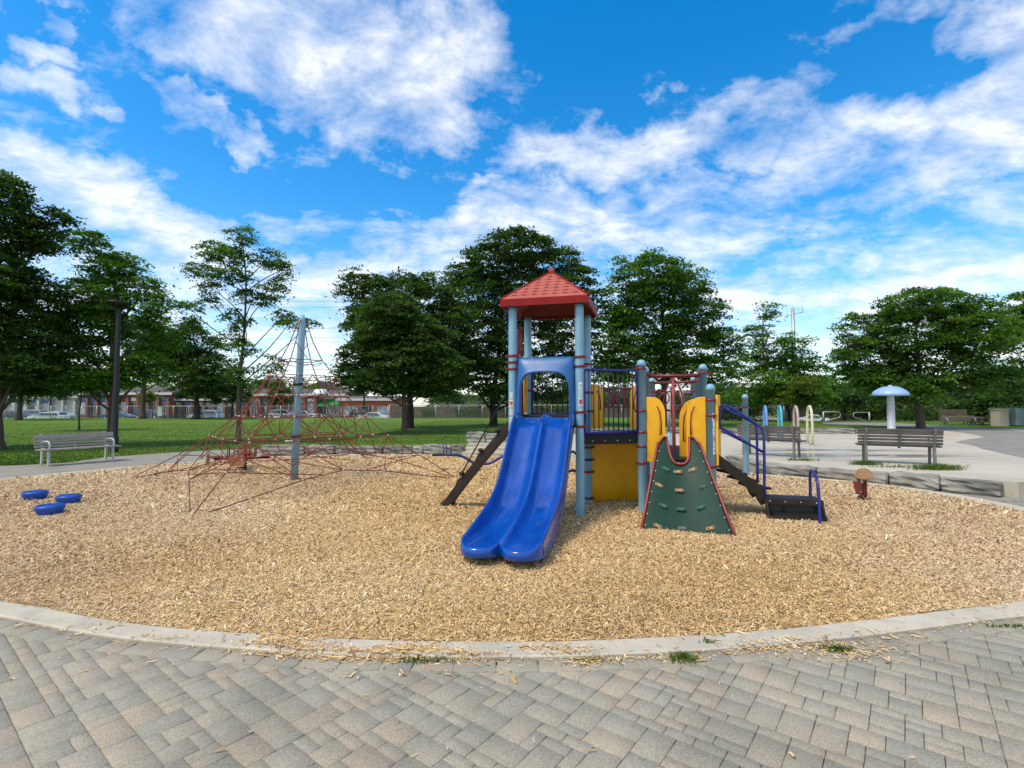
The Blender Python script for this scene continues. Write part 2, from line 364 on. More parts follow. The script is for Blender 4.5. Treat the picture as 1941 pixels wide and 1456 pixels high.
# ---- play bed outline
def spline(P, n=10, closed=True):
    out = []; m = len(P); rr = m if closed else m-1
    for i in range(rr):
        p0, p1, p2, p3 = [Vector(P[k % m] if closed else P[max(0, min(m-1, k))]) for k in (i-1, i, i+1, i+2)]
        for k in range(n):
            t = k/n; out.append(.5*((2*p1)+(p2-p0)*t+(2*p0-5*p1+4*p2-p3)*t*t+(3*p1-p0-3*p2+p3)*t**3))
    if not closed: out.append(Vector(P[-1]))
    return out
near = [(0,1150),(240,1192),(480,1214),(720,1226),(1000,1229),(1200,1223),(1400,1211),(1600,1192),(1800,1167),(1941,1148)]
far = [(1941,974),(1850,953),(1750,936),(1640,921),(1530,911),(1428,903),(1300,889),(1150,877),(950,868),(850,866),(700,865),(560,868),(400,877),(200,894),(0,914)]
bed = [G(x, y).xy for x, y in near]+[Vector((5.6, 4.9)), Vector((7.2, 6.3))]+[G(x, y).xy for x, y in far]+[Vector((-11.2, 9.2)), Vector((-9.6, 6.6)), Vector((-6.6, 4.8))]
bedc = spline(bed, 8)
def offs(poly, d):
    n = len(poly); out = []
    for i in range(n):
        t = (poly[(i+1) % n]-poly[i-1]).normalized(); out.append(poly[i]+Vector((t.y, -t.x))*d)
    return out
def inside_mask(P, poly):
    x, y = P[:, 0], P[:, 1]; ins = np.zeros(len(P), bool); n = len(poly)
    for i in range(n):
        x0, y0 = poly[i]; x1, y1 = poly[i-1]
        c = ((y0 > y) != (y1 > y)) & (x < (x1-x0)*(y-y0)/(y1-y0+1e-12)+x0); ins ^= c
    return ins
def chip_noise(x, y):
    return (np.sin(x*2.1+1)*np.sin(y*1.7)+.6*np.sin(x*4.3+y*3.1)+.4*np.sin(x*7.7-y*6.3+2))/2
def bed_h(x, y):
    h = .034+.018*chip_noise(x, y)
    h += .08*np.exp(-(((x+1.0)/2.2)**2+((y-5.2)/1.2)**2))*0
    h -= .028*np.exp(-(((x+.15)/.8)**2+((y-4.85)/.45)**2))       # worn hollow under the slide exit
    return h
# curb: bevelled strip
CW = .20
cin = bedc; cout = offs(bedc, CW)
if sum((cout[i]-Vector((0, 9))).length for i in range(len(cout))) < sum((cin[i]-Vector((0, 9))).length for i in range(len(cin))): cout = offs(bedc, -CW)
def lerp2(i, k): return cin[i]*(1-k)+cout[i]*k
mb = MB(); rows = []
for k, z in ((0, -.1), (0, .040), (.06, .050), (.94, .050), (1, .040), (1, -.05)):
    rows.append([(*lerp2(i, k), z) for i in range(len(cin))])
mb.grid(rows, False, True)
tag(mb.build('kerb', M['concrete']), kind='structure')
# mulch bed base sheet
mb = MB(); st = .25; vid = {}; arr = []
X0, X1, Y0, Y1 = -12, 9, 3, 17.6
nx, ny = int((X1-X0)/st)+1, int((Y1-Y0)/st)+1
gx, gy = np.meshgrid(np.linspace(X0, X1, nx), np.linspace(Y0, Y1, ny))
ins = inside_mask(np.stack([gx.ravel(), gy.ravel()], 1), [tuple(p) for p in offs(bedc, .0)]).reshape(gx.shape)
hh = bed_h(gx, gy)-.012
# inner cells as a grid, rim as a fan strip pulled to the outline
bm = bmesh.new(); vv = [bm.verts.new((p.x, p.y, .008)) for p in lerp_list] if False else [bm.verts.new((p.x, p.y, .010)) for p in cin]
bm.faces.new(vv); bmesh.ops.triangulate(bm, faces=list(bm.faces))
for q in range(7): 
    long_e = [e for e in bm.edges if e.calc_length() > .45]
    if not long_e: break
    bmesh.ops.subdivide_edges(bm, edges=long_e, cuts=1, use_grid_fill=False); bmesh.ops.triangulate(bm, faces=list(bm.faces))
for v in bm.verts:
    v.co.z = float(bed_h(v.co.x, v.co.y))-.020
me = bpy.data.meshes.new('mulch_bed'); bm.to_mesh(me); bm.free()
M['mulchbase'] = mat('mulch_base', (.26, .15, .06), .95, .5, 30, 1.0, 70, col2=(.52, .34, .15))
me.materials.append(M['mulchbase']); o = bpy.data.objects.new('mulch_bed', me); C.objects.link(o); tag(o, kind='structure')
# wood chips
def chips(P, z, ln, lnv, name, tilt=.35, cvs=None):
    n = len(P); a = rng.uniform(0, 2*np.pi, n); l = ln*rng.lognormal(0, .38, n)*.5; wd = l*rng.uniform(.18, .42, n); h = wd*rng.uniform(.25, .7, n)
    p1 = rng.normal(0, tilt, n); p2 = rng.normal(0, tilt*1.2, n)
    ca, sa = np.cos(a), np.sin(a)
    e1 = np.stack([ca*np.cos(p1), sa*np.cos(p1), np.sin(p1)], 1); e2 = np.stack([-sa*np.cos(p2), ca*np.cos(p2), np.sin(p2)], 1); e3 = np.cross(e1, e2)
    c = np.stack([P[:, 0], P[:, 1], z+rng.uniform(-.002, .010, n)+np.abs(np.sin(p1))*l*.6], 1)
    t1 = rng.uniform(.3, 1, (n, 1)); t2 = rng.uniform(.3, 1, (n, 1))
    l, wd, h = l[:, None], wd[:, None], h[:, None]
    V = np.stack([c-e1*l-e2*wd*t1, c+e1*l-e2*wd*t2, c-e1*l*1.05+e3*h, c+e1*l*.97+e3*h*1.1, c-e1*l+e2*wd*t1, c+e1*l+e2*wd*t2], 1).reshape(-1, 3)
    b = np.arange(n)[:, None]*6
    F = np.concatenate([b+np.array([[0, 1, 3, 2]]), b+np.array([[2, 3, 5, 4]])], 0)
    cv = np.clip(rng.beta(2.2, 1.8, n), 0, 1) if cvs is None else cvs
    return npmesh(name, V, F, M['chip'], attr=[('cv', np.repeat(cv, 6), 'POINT'), ('cw', np.repeat(np.clip((np.abs(c[:, 0]+.3)-1.6)/4.5+.25*np.sin(c[:, 0]*1.3+c[:, 1])*np.sin(c[:, 1]*1.1)+rng.normal(0, .18, n), 0, 1), 6), 'POINT')])
M['chip'] = attrmat('wood_chips', ((0, (.16, .075, .025)), (.25, (.42, .235, .085)), (.55, (.69, .46, .20)), (.85, (.82, .60, .31)), (1, (.90, .77, .53))), .85, noise=.10, nscale=120)
t = M['chip'].node_tree; pb = t.nodes['Principled BSDF']; src = pb.inputs['Base Color'].links[0].from_socket
aw = t.nodes.new('ShaderNodeAttribute'); aw.attribute_name = 'cw'; hh_ = t.nodes.new('ShaderNodeHueSaturation'); hh_.inputs['Saturation'].default_value = .86; hh_.inputs['Hue'].default_value = .499; hh_.inputs['Value'].default_value = .94
t.links.new(src, hh_.inputs['Color']); t.links.new(nmix(t, aw.outputs['Fac'], src, hh_.outputs[0]), pb.inputs['Base Color'])
polyin = [tuple(p) for p in offs(bedc, .0)]
PP, LL = [], []
for (ya, yb, dens, ln) in ((3.0, 5.2, 13500, .0190), (5.2, 7.5, 8500, .024), (7.5, 11, 3900, .033), (11, 17.6, 2000, .044)):
    area = 24*(yb-ya); n = int(area*dens); P = np.stack([rng.uniform(-12.5, 10, n), rng.uniform(ya, yb, n)], 1)
    P = P[np.abs(P[:, 0]) < P[:, 1]*1.06+1.2]; P = P[inside_mask(P, polyin)]; PP.append(P); LL.append(np.full(len(P), ln))
P = np.concatenate(PP); ln = np.concatenate(LL)
# patches of paler and browner chips
pat = .5+.5*np.sin(P[:, 0]*.9+np.sin(P[:, 1]*.7)*1.5)*np.sin(P[:, 1]*.8+1.2)
cv = np.clip(rng.beta(2.4, 1.7, len(P))+.16*(pat-.5)+.03*chip_noise(P[:, 0]*2, P[:, 1]*2), 0, 1)
print('chips', len(P))
tag(chips(P, bed_h(P[:, 0], P[:, 1]), ln, 0, 'wood_chip_mulch', .38, cv), 'deep layer of pale wood chips filling the play area', 'mulch', kind='stuff')
# chips spilled on the kerb and the paving
seg = []
outl = [cin[i] for i in range(len(cin))]
kerbpts = [(i, c) for i, c in enumerate(cin) if c.y < 5.2 and abs(c.x) < 6]
S_ = []
def spill(pxc, pyc, n, sx, sy):
    c = G(pxc, pyc); q = np.stack([rng.normal(c.x, sx, n), rng.normal(c.y, sy, n)], 1); S_.append(q)
spill(540, 1232, 800, .14, .07); spill(600, 1250, 420, .2, .04); spill(690, 1254, 420, .18, .035); spill(780, 1246, 620, .14, .045); spill(880, 1256, 300, .12, .03)
spill(1110, 1262, 260, .10, .05); spill(1050, 1245, 260, .16, .04); spill(1290, 1258, 150, .11, .03); spill(1440, 1240, 220, .16, .05); spill(1560, 1235, 380, .22, .05); spill(1620, 1250, 220, .18, .06); spill(1690, 1215, 80, .16, .04)
spill(300, 1222, 90, .22, .03); spill(150, 1200, 70, .3, .03); spill(760, 1280, 120, .4, .09)
for i, c in kerbpts:
    S_.append(np.stack([rng.normal(c.x, .09, 16), rng.normal(c.y, .022, 16)], 1)[:7]); oo = cout[i]; S_.append(np.stack([rng.normal(oo.x, .09, 12), rng.normal(oo.y-.02, .025, 12)], 1)[:9])
q = np.stack([rng.uniform(-4, 4, 420), rng.uniform(1.9, 3.6, 420)], 1); S_.append(q[rng.uniform(0, 1, 420) < ((q[:, 1]-1.7)/2)**1.5*.6+.06])
S_ = np.concatenate(S_); S_ = S_[rng.uniform(0, 1, len(S_)) < .68]; onk = inside_mask(S_, [tuple(p) for p in cout]); inb = inside_mask(S_, polyin)
zz_ = np.where(inb, .045, np.where(onk, .052, .027)); zz_ = zz_+rng.uniform(0, .006, len(S_))
tag(chips(S_, zz_, .024, 0, 'spilled_wood_chip', .14), 'loose wood chips spilled over the kerb onto the grey pavers', 'wood chips', kind='stuff')
# ---- pavers: random ashlar of squares and oblongs laid at an angle
M['paver'] = attrmat('paver', ((0, (.30, .278, .215)), (.35, (.33, .298, .224)), (.8, (.355, .31, .228)), (1, (.38, .312, .225))), .88, noise=.34, nscale=150, bump=.6, stain=.16)
M['joint'] = mat('joint_sand', (.13, .115, .085), .95, .4, 20, .3, 200, col2=(.22, .19, .14))
def pavers(regions, name, ang, unit=.073, rim=None, seed=3, z0=.024, off=(0, 0), lo=-1.5, hi=1.5):
    rg = random.Random(seed); ca, sa = math.cos(ang), math.sin(ang)
    n = 300; occ = np.zeros((n, n), bool); V, F, A, K = [], [], [], 0
    fitpolyout = rim
    cands = []
    for j in range(n):
        for i in range(n):
            if occ[i, j]: continue
            ch = [(2, 2), (3, 2), (2, 3), (2, 2), (3, 2), (2, 3), (2, 1), (1, 2)]; rg.shuffle(ch); ch.append((1, 1))
            for (a, b) in ch:
                if i+a <= n and j+b <= n and not occ[i:i+a, j:j+b].any(): break
            occ[i:i+a, j:j+b] = True; cands.append((i, j, a, b))
    cx = np.array([((i+a/2)-n/2)*unit for i, j, a, b in cands]); cy = np.array([((j+b/2)-n/2)*unit for i, j, a, b in cands])
    X = cx*ca-cy*sa+off[0]; Y = cx*sa+cy*ca+off[1]
    keep = regions(np.stack([X, Y], 1))
    g = .0013; bv = .0035
    for k in np.nonzero(keep)[0]:
        i, j, a, b = cands[k]; hx, hy = a*unit/2-g, b*unit/2-g; dz = rg.uniform(-.0015, .0015); tx, ty = rg.gauss(0, .004), rg.gauss(0, .004)
        base = len(V)
        for (sx, sy, rr, z) in [(x, y, 0, z0-.02) for x, y in ((-1,-1),(1,-1),(1,1),(-1,1))]+[(x, y, 0, z0-.004) for x, y in ((-1,-1),(1,-1),(1,1),(-1,1))]+[(x, y, bv, z0) for x, y in ((-1,-1),(1,-1),(1,1),(-1,1))]:
            lx, ly = sx*(hx-rr), sy*(hy-rr); V.append((X[k]+lx*ca-ly*sa, Y[k]+lx*sa+ly*ca, z+dz+lx*tx+ly*ty))
        F += [(base, base+1, base+5, base+4), (base+1, base+2, base+6, base+5), (base+2, base+3, base+7, base+6), (base+3, base, base+4, base+7),
              (base+4, base+5, base+9, base+8), (base+5, base+6, base+10, base+9), (base+6, base+7, base+11, base+10), (base+7, base+4, base+8, base+11), (base+8, base+9, base+10, base+11)]
        A += [rg.random()]*12
    return npmesh(name, V, F, M['paver'], attr=[('cv', A, 'POINT')])
SW = .125
rimpoly = [tuple(p) for p in (offs(cout, SW-.06) if (offs(cout, .1)[0]-Vector((0, 9))).length > (cout[0]-Vector((0, 9))).length else offs(cout, -SW+.06))]
def reg1(P): return (~inside_mask(P, rimpoly)) & (P[:, 1] < 8.6) & (P[:, 1] > 1.2) & (np.abs(P[:, 0]) < P[:, 1]*1.05+2.6) & ((P[:, 1] < 6.0) | (P[:, 0] > 0))
tag(pavers(reg1, 'paving', R(52), off=(0, 4)), kind='structure')
mb = MB(); mb.v = [(-40, -10, -.004), (40, -10, -.004), (40, 8.8, -.004), (-9.5, 8.8, -.004), (-40, 6.5, -.004)]; mb.f = [[0, 1, 2, 3, 4]]; mb.sm = [False]; mb.mi = [0]
tag(mb.build('paving_bed', M['joint']), kind='structure')
# soldier course along the kerb
V, F, A = [], [], []; rr_ = random.Random(4); sgn = 1 if (offs(cout, .1)[0]-Vector((0, 9))).length > (cout[0]-Vector((0, 9))).length else -1
fine = spline([(p.x, p.y) for p in cout], 3); L0 = 0; start = None; pts_ = [Vector(p) for p in fine]
cum = [0]
for i in range(len(pts_)): cum.append(cum[-1]+(pts_[(i+1) % len(pts_)]-pts_[i]).length)
def alongp(s):
    s %= cum[-1]; i = int(np.searchsorted(cum, s, 'right')-1); i = min(i, len(pts_)-1); t = (s-cum[i])/max(1e-9, cum[i+1]-cum[i]); a, b = pts_[i], pts_[(i+1) % len(pts_)]
    d = (b-a).normalized(); return a*(1-t)+b*t, Vector((d.y, -d.x))*sgn
s = 0
while s < cum[-1]-.2:
    w_ = .196 if rr_.random() < .5 else .26
    (a, na), (b, nb) = alongp(s+.004), alongp(s+w_-.004)
    if (a.y < 8.6 and (a.y < 6.0 or a.x > 0)):
        base = len(V); o1, o2 = .006, SW+.03
        q4 = (a+na*o1, b+nb*o1, b+nb*o2, a+na*o2); cc_ = (q4[0]+q4[1]+q4[2]+q4[3])/4
        for z, kf in ((-.002, 1), (.025, 1), (.0285, .95)):
            for p in q4: r_ = cc_+(p-cc_)*kf; V.append((r_.x, r_.y, z))
        order = (0, 1, 2, 3) if sgn < 0 else (0, 3, 2, 1)
        F += [(base+k, base+(k+1) % 4, base+4+(k+1) % 4, base+4+k) for k in range(4)]+[(base+4+k, base+4+(k+1) % 4, base+8+(k+1) % 4, base+8+k) for k in range(4)]+[(base+8, base+9, base+10, base+11)]
        A += [rr_.random()]*12
    s += w_
tag(npmesh('paving_border', V, F, M['paver'], attr=[('cv', A, 'POINT')]), kind='structure')
# ---- raised splash pad slab + far walk
PADZ = .26
fr = [(-60, 0)]
padfront = [G(*p, PADZ) for p in ((975, 853), (1100, 856), (1250, 860), (1390, 866), (1450, 877), (1560, 886), (1700, 897), (1800, 904), (1930, 914))]
pd = [(p.x, p.y) for p in padfront]+[(13.5, 10.2), (30, 9.5), (40, 20), (40, 27)]+[(G(1941, 818, PADZ).x, 31), (G(1640, 822, PADZ).x, 24.5), (G(1560, 822, PADZ).x, 24.6), (G(1340, 822, PADZ).x, 24.6), (2.0, 24.4), (.1, 22), (-.1, 18)]
mb = MB(); mb.prism(pd[::-1], -.02, PADZ); tag(mb.build('splash_pad', M['pad']), kind='structure')
mb = MB(); zz2 = PADZ+.006
wk = [G(1180+0, 812, zz2)]
wk = [G(*p, zz2) for p in ((1560, 800), (1700, 802), (1800, 808), (1880, 812), (1941, 818), (2300, 840), (2300, 905), (1941, 868), (1860, 850), (1850, 845), (1810, 838), (1840, 832), (1868, 829), (1840, 822), (1760, 812), (1640, 806), (1560, 804))]
mb.v = [tuple(p) for p in wk]; mb.f = [list(range(len(wk)))[::-1]]; mb.sm = [False]; mb.mi = [0]
o = mb.build('walkway', M['walk']); o.location.z = 0; tag(o, kind='structure')
# parking lot
mb = MB(); mb.v = [(-140, 73, -.80), (-13, 73, -.80), (-13, 96, -.80), (-140, 96, -.80)]; mb.f = [[0, 1, 2, 3]]; mb.sm = [False]; mb.mi = [0]
tag(mb.build('parking_lot', M['lot']), kind='structure')
# ---- armour stone walls: rough blocks in a row = one wall thing, blocks in its mesh
def stone_wall(pts, zb, zt, depth, label, cat='stone wall', seed=1, name='stone_wall', lmin=.6, lmax=1.3):
    rg = random.Random(seed); t = thing(name, label, cat, (pts[0][0], pts[0][1], zb))
    P = [Vector(p) for p in pts]; k = 0
    for i in range(len(P)-1):
        d = P[i+1]-P[i]; Ls = d.length; u = d.normalized(); s = 0; nrm = Vector((-u.y, u.x))
        while s < Ls-.1:
            l = min(rg.uniform(lmin, lmax), Ls-s); 
            if Ls-s-l < .25: l = Ls-s
            bm = bmesh.new(); bmesh.ops.create_cube(bm, size=1.0); bmesh.ops.subdivide_edges(bm, edges=list(bm.edges), cuts=4, use_grid_fill=True)
            hz = zt-zb+rg.uniform(-.04, .03); dp = depth+rg.uniform(-.06, .06); rx = rg.uniform(0, 50)
            for v in bm.verts:
                x, y, z = v.co; n_ = math.sin(x*9+rx)*math.sin(z*7+rx*2)+.6*math.sin(x*17+y*9+rx)*math.sin(z*19+rx)
                rd = 1-.10*(abs(x*2)**6+abs(z*2)**6+abs(y*2)**6)/2
                lay_ = .025*(1 if math.sin(z*16+rx+x*2) > .3 else 0)
                v.co = Vector((x*(l-.015)*min(1, rd+.06), y*dp*rd+n_*.022+(lay_ if y < 0 else -lay_), z*hz*min(1, rd+.04)+n_*.012))
            c = P[i]+u*(s+l/2); a = math.atan2(u.y, u.x); Mx = Matrix.Rotation(a+rg.gauss(0, .02), 3, 'Z')
            bm.verts.index_update(); b_ = MB(); b_.add([Mx @ v.co + Vector((c.x-pts[0][0], c.y-pts[0][1], hz/2)) for v in bm.verts], [[v.index for v in f.verts] for f in bm.faces], False)
            bm.free(); b_.build('stone_block', M['stone'], t); s += l; k += 1
    return t
wp = [G(*p, PADZ).xy+Vector((0, .20)) for p in ((1390, 868), (1450, 879), (1560, 888), (1700, 899), (1800, 906), (1922, 916))]
stone_wall([tuple(p) for p in wp], -.02, PADZ+.03, .42, 'low wall of rough grey stone blocks in front of the right benches', seed=2, lmin=.7, lmax=1.5)
wl = [Vector((-8.4, 17.1)), Vector((-6, 17.35)), Vector((-3.0, 17.3)), Vector((-1.6, 17.1))]
stone_wall([tuple(p) for p in wl], -.02, .30, .42, 'low wall of grey stone blocks along the lawn behind the rope climber', seed=5, lmin=1.0, lmax=1.7)
stone_wall([(-1.7, 19.2), (1.3, 18.6)], .2, .62, .5, 'raised stone blocks at the lawn corner above the garden steps', seed=8)
t = thing('garden_steps', 'broad stone steps climbing from the path to the splash pad', 'steps', (-.6, 17, 0))
for k in range(3):
    b_ = MB(); b_.bbox((.05*k, k*.38, .05+.055*k), (2.1, .5, .10+.11*k), 0, .015); b_.build('step', M['concrete'], t)
stone_wall([(1.7, 24.9), (8.6, 25.0), (17.2, 24.8)], PADZ-.05, PADZ+.25, .35, 'long low stone edging at the back of the splash pad', 'stone edging', 11, 'stone_edging', 1.6, 2.6)
# ================================================================ PLAY STRUCTURE
e1 = Vector((.966, -.259, 0)); e2 = Vector((.259, .966, 0)); UZ = Vector((0, 0, 1))
CT = Vector((.635, 8.08, 0)); HS = .51
PS = thing('play_structure', 'blue, red and yellow play structure with a roofed tower and twin slide', 'play structure', (0, 0, 0))
def fr(a, b, z=0., O=CT): return O+e1*a+e2*b+UZ*z
TFR, TFL, TBR, TBL = fr(HS, -HS), fr(-HS, -HS), fr(HS, HS), fr(-HS, HS)
PFR = Vector((1.965, 7.68, 0)); WR = Vector((2.90, 7.40, 0)); PBR = PFR+e2*1.02+e1*.05; WBR = WR+e2*1.0
def post(p, top, dome=True, lean=(0, 0)):
    r = .0635; b_ = MB(); prof = [(r, -.1), (r, top-.09)]
    if dome: prof += [(r+.006, top-.09), (r+.006, top-.05), (r*.98, top-.03), (r*.8, top-.008), (r*.45, top+.008), (.001, top+.012)]
    else: prof += [(r, top), (.001, top)]
    b_.lathe(p, prof, 20); return b_.build('post', M['post'], PS)
def clamp(p, z, col='red', ang=0.):
    b_ = MB(); r = .0635; b_.lathe(p, [(r, z-.018), (r+.012, z-.018), (r+.014, z), (r+.012, z+.018), (r, z+.018)], 18)
    for a in (ang, ang+1.9):
        d = Vector((math.cos(a), math.sin(a), 0)); b_.bbox(Vector(p)+d*(r+.02)+UZ*z, (.05, .02, .035), a, .004)
    b_.build('clamp', M[col], PS)
for p in (TFR, TFL, TBR, TBL): post(p, 3.16, False)
for z in (2.36, 2.22, 1.55, 1.34): clamp(TFR, z, ang=-.3)
for z in (2.30, 2.40, 2.20): clamp(TFL, z, ang=3.3)
for z in (2.33, 1.86, 1.55, .95, .55, .12): clamp(TBR, z, ang=-.2)
for z in (1.9,): clamp(TBL, z)
clamp(TBR, .75, 'rail')
post(PFR, 2.33); post(PBR, 2.30); post(WR, 1.95); post(WBR, 2.32)
for z in (2.20, 1.56, 1.24, 1.03, .78): clamp(PFR, z, ang=2.9)
for z in (1.72, 1.50, .76): clamp(WR, z, ang=-1.2)
for z in (2.18,): clamp(PBR, z); clamp(WBR, z, ang=-.4)
P5 = at(1324, 740, 9.7); P6 = at(1315, 740, 10.9); P5.z = P6.z = 0
post(P5, 2.26); post(P6, 2.26); clamp(P5, 2.12); clamp(P6, 1.95)
P7 = at(1236, 740, 10.4); P7.z = 0; post(P7, 2.2); clamp(P7, 2.12, ang=0); clamp(P7, 1.93, ang=0)
P8 = G(1415, 905); P8.z = 0; post(P8, 1.66+.23); clamp(P8, 1.60)
# roof
def roof():
    t = MB(); z0, z1, za = 3.14, 3.245, 3.80; o_ = .668; C4 = [fr(a*o_, b*o_) for a, b in ((-1,-1),(1,-1),(1,1),(-1,1))]
    a_ = MB()
    lo = [p+UZ*z0 for p in C4]; hi = [p+UZ*z1 for p in C4]
    for i in range(4):
        j = (i+1) % 4; a_.add([lo[i], lo[j], hi[j], hi[i]], [(0, 1, 2, 3)])
        nrm = (lo[i]+lo[j])/2-(CT+UZ*z0); nrm.z = 0; nrm.normalize()
        a_.add([lo[i]-nrm*.02, lo[j]-nrm*.02, lo[j], lo[i]], [(0, 1, 2, 3)])
    fas = a_.build('fascia', M['rooffascia'], None)
    b_ = MB(); rows_ = 9; ap = fr(0, 0, za)
    for i in range(4):
        j = (i+1) % 4; A, B = hi[i], hi[j]; nrm = ((A+B)/2-CT); nrm.z = 0; nrm.normalize(); up_ = (nrm*.55+UZ*.8).normalized()
        for k in range(rows_):         # stepped shingle courses
            f0, f1 = k/rows_, (k+1)/rows_; a0 = A.lerp(ap, f0)+up_*.003; b0 = B.lerp(ap, f0)+up_*.003; a1 = A.lerp(ap, f1); b1 = B.lerp(ap, f1)
            b_.add([a0, b0, b1, a1], [(0, 1, 2, 3)]); b_.add([A.lerp(ap, f0), B.lerp(ap, f0), b0, a0], [(0, 1, 2, 3)])
    b_.add([p-UZ*.0+UZ*.03 for p in lo]+[fr(0, 0, za-.12)], []); b_.cur = 2; b_.add([p+UZ*.03 for p in lo]+[fr(0, 0, za-.12)], [(1, 0, 4), (2, 1, 4), (3, 2, 4), (0, 3, 4)])
    d = b_; d.cur = 1                  # shingle slots
    for i in range(4):
        j = (i+1) % 4; A, B = hi[i], hi[j]; nrm = ((A+B)/2-CT); nrm.z = 0; nrm.normalize(); up_ = (nrm*.55+UZ*.8).normalized(); tdir = (B-A).normalized()
        for k in range(1, rows_):
            f0 = k/rows_; a0 = A.lerp(ap, f0); b0 = B.lerp(ap, f0); L_ = (b0-a0).length; nn = int(L_/.155)
            for q in range(nn+1):
                s = (q+(.5 if k % 2 else 0))*.155+ (L_-nn*.155)/2
                if s < .04 or s > L_-.06: continue
                c = a0+tdir*s+up_*.0085; dn = (a0.lerp(A, .0)-ap).normalized(); sl = ((A+B)/2-ap).normalized()
                d.add([c-tdir*.034, c+tdir*.034, c+tdir*.034-sl*.022, c-tdir*.034-sl*.022], [(0, 1, 2, 3)])
    rf = d.build('roof', [M['roof'], M['roofslot'], M['roofshade']], PS)
    fas.parent = rf
    e = MB(); e.bbox(fr(0, 0, za+.015), (.085, .085, .07), -.26, .012); e.bbox(fr(0, 0, za+.055), (.06, .06, .03), -.26, .01); e.build('finial', M['roof'], rf)
    for i in range(4):                   # hip ridges
        h_ = MB(); h_.tube([hi[i], ap], .018, 6); h_.build('ridge', M['rooffascia'], rf)
M['roof'] = mat('roof_panel', (.43, .09, .06), .7, .08, 3, .2, 220)
M['rooffascia'] = mat('roof_fascia', (.27, .011, .010), .5, .1, 3, .03, 60, spec=.2)
M['roofshade'] = mat('roof_underside_shaded', (.16, .008, .008), .6)  # fascia red darkened: the shade under the roof is put into the colour
M['roofslot'] = mat('roof_slot', (.22, .03, .03), .7)
roof()
# decks
def deck(P4, z, name='deck', th=.07, m='deckblack'):
    b_ = MB(); cz = P4[0]*0
    for p in P4: cz = cz+p
    cz = cz/len(P4); P4 = [cz+(p-cz)*.97 for p in P4]
    b_.prism([(p.x, p.y) for p in P4], z-th, z); return b_.build(name, M[m], PS, bev=.01)
deck([TFL, TFR, TBR, TBL], 1.50); deck([TFR+e2*.02, PFR, PBR, TBR], 1.23, th=.16); deck([PFR, WR, WBR, PBR], .86, th=.06)
deck([PBR, WBR, P5, P7], .86, th=.06)
# slide
def slide():
    O = (TFL+TFR)/2+e2*.03; prof = [(-.04, 1.465), (.06, 1.46), (.18, 1.40), (.35, 1.25), (.6, .98), (.85, .71), (1.1, .49), (1.35, .34), (1.65, .24), (2.0, .20), (2.25, .19), (2.44, .19)]
    pp = spline([(a, b) for a, b in prof], 3, False)
    sec = [(-.445, -.12), (-.448, .10), (-.440, .185), (-.42, .205), (-.398, .19), (-.385, .12), (-.36, .045), (-.31, .008), (-.21, 0), (-.11, .008), (-.06, .05), (-.032, .115), (-.015, .135)]
    sec = sec+[(0, .14)]+[(-a, b) for a, b in sec[::-1]]
    def lobe(u): q = (abs(u)-.22)/.235; return math.sqrt(max(0, 1-q*q))
    rows = []; n = len(pp)
    def P(r, z, u, h): return O-e2*r+e1*u+UZ*(z+h)
    for i, (r, z) in enumerate(pp):
        wf = (min(1, .30+max(0, r)*2.6) if r < .3 else 1.0) if r < 1.6 else 1-.62*((r-1.6)/.86)**1.3
        k = min(n-1, i+1); dr, dz = pp[k][0]-pp[k-1][0], pp[k][1]-pp[k-1][1]; ln_ = math.hypot(dr, dz); nr, nz = -dz/ln_, dr/ln_
        nr *= .55; 
        row = []
        for (u, h) in sec:
            hh_ = h*wf if h > 0 else h; rr = r
            if r > 1.9: rr = r+(lobe(u)-.55)*.26*((r-1.9)/.54)**2
            row.append(P(rr+nr*hh_*1.0, z+ (hh_*max(nz, .75)-hh_), u, hh_))
        rows.append(row)
    r, z = pp[-1]
    for (da, dz, sh) in ((.03, .020, .25), (.055, .022, .18), (.075, -.005, .1), (.078, -.05, .0), (.05, -.09, 0), (-.05, -.1, 0)):
        row = []
        for (u, h) in sec:
            hh_ = max(h, 0)*.38*sh/.3 if h > 0 else 0; lb = lobe(u); rr = r+(lb-.55)*.26+da*(.4+.6*lb)
            row.append(P(rr, z+dz, u*(1-.012*(da > .07)), max(0, h)*.38*sh*2.2))
        rows.append(row)
    b_ = MB(); b_.grid(rows); s = b_.build('slide', M['slide'], PS, solid=0.0, sub=2)
    # hood
    hb = MB(); Oh = (TFL+TFR)/2-e2*.02
    inner = [(-.375, 1.36), (-.375, 1.75), (-.375, 1.95), (-.33, 2.07), (-.25, 2.13), (-.1, 2.145), (.1, 2.145), (.25, 2.13), (.33, 2.07), (.375, 1.95), (.375, 1.75), (.375, 1.36)]
    outer = [(-.458, 1.36), (-.458, 1.75), (-.440, 2.05), (-.435, 2.37), (-.425, 2.375), (-.15, 2.375), (.15, 2.375), (.425, 2.375), (.435, 2.37), (.440, 2.05), (.458, 1.75), (.458, 1.36)]
    rws = [[Oh+e1*u+UZ*z+e2*.05 for u, z in outer], [Oh+e1*u+UZ*(z-.004)-e2*.02 for u, z in outer],
           [Oh+e1*(u*1.03)+UZ*(z+.03)-e2*.10 for u, z in inner], [Oh+e1*u+UZ*z-e2*.13 for u, z in inner], [Oh+e1*(u*.98)+UZ*(z-.015)-e2*.11 for u, z in inner], [Oh+e1*u+UZ*z+e2*.03 for u, z in inner]]
    hb.grid(rws); hb.build('hood', M['hood'], s, sub=1)
    for u in (-.25, .25): lg = MB(); lg.tube([O-e2*1.95+e1*u+UZ*.14, O-e2*1.95+e1*u-UZ*.1], .025); lg.build('foot', M['steel'], s)
slide()
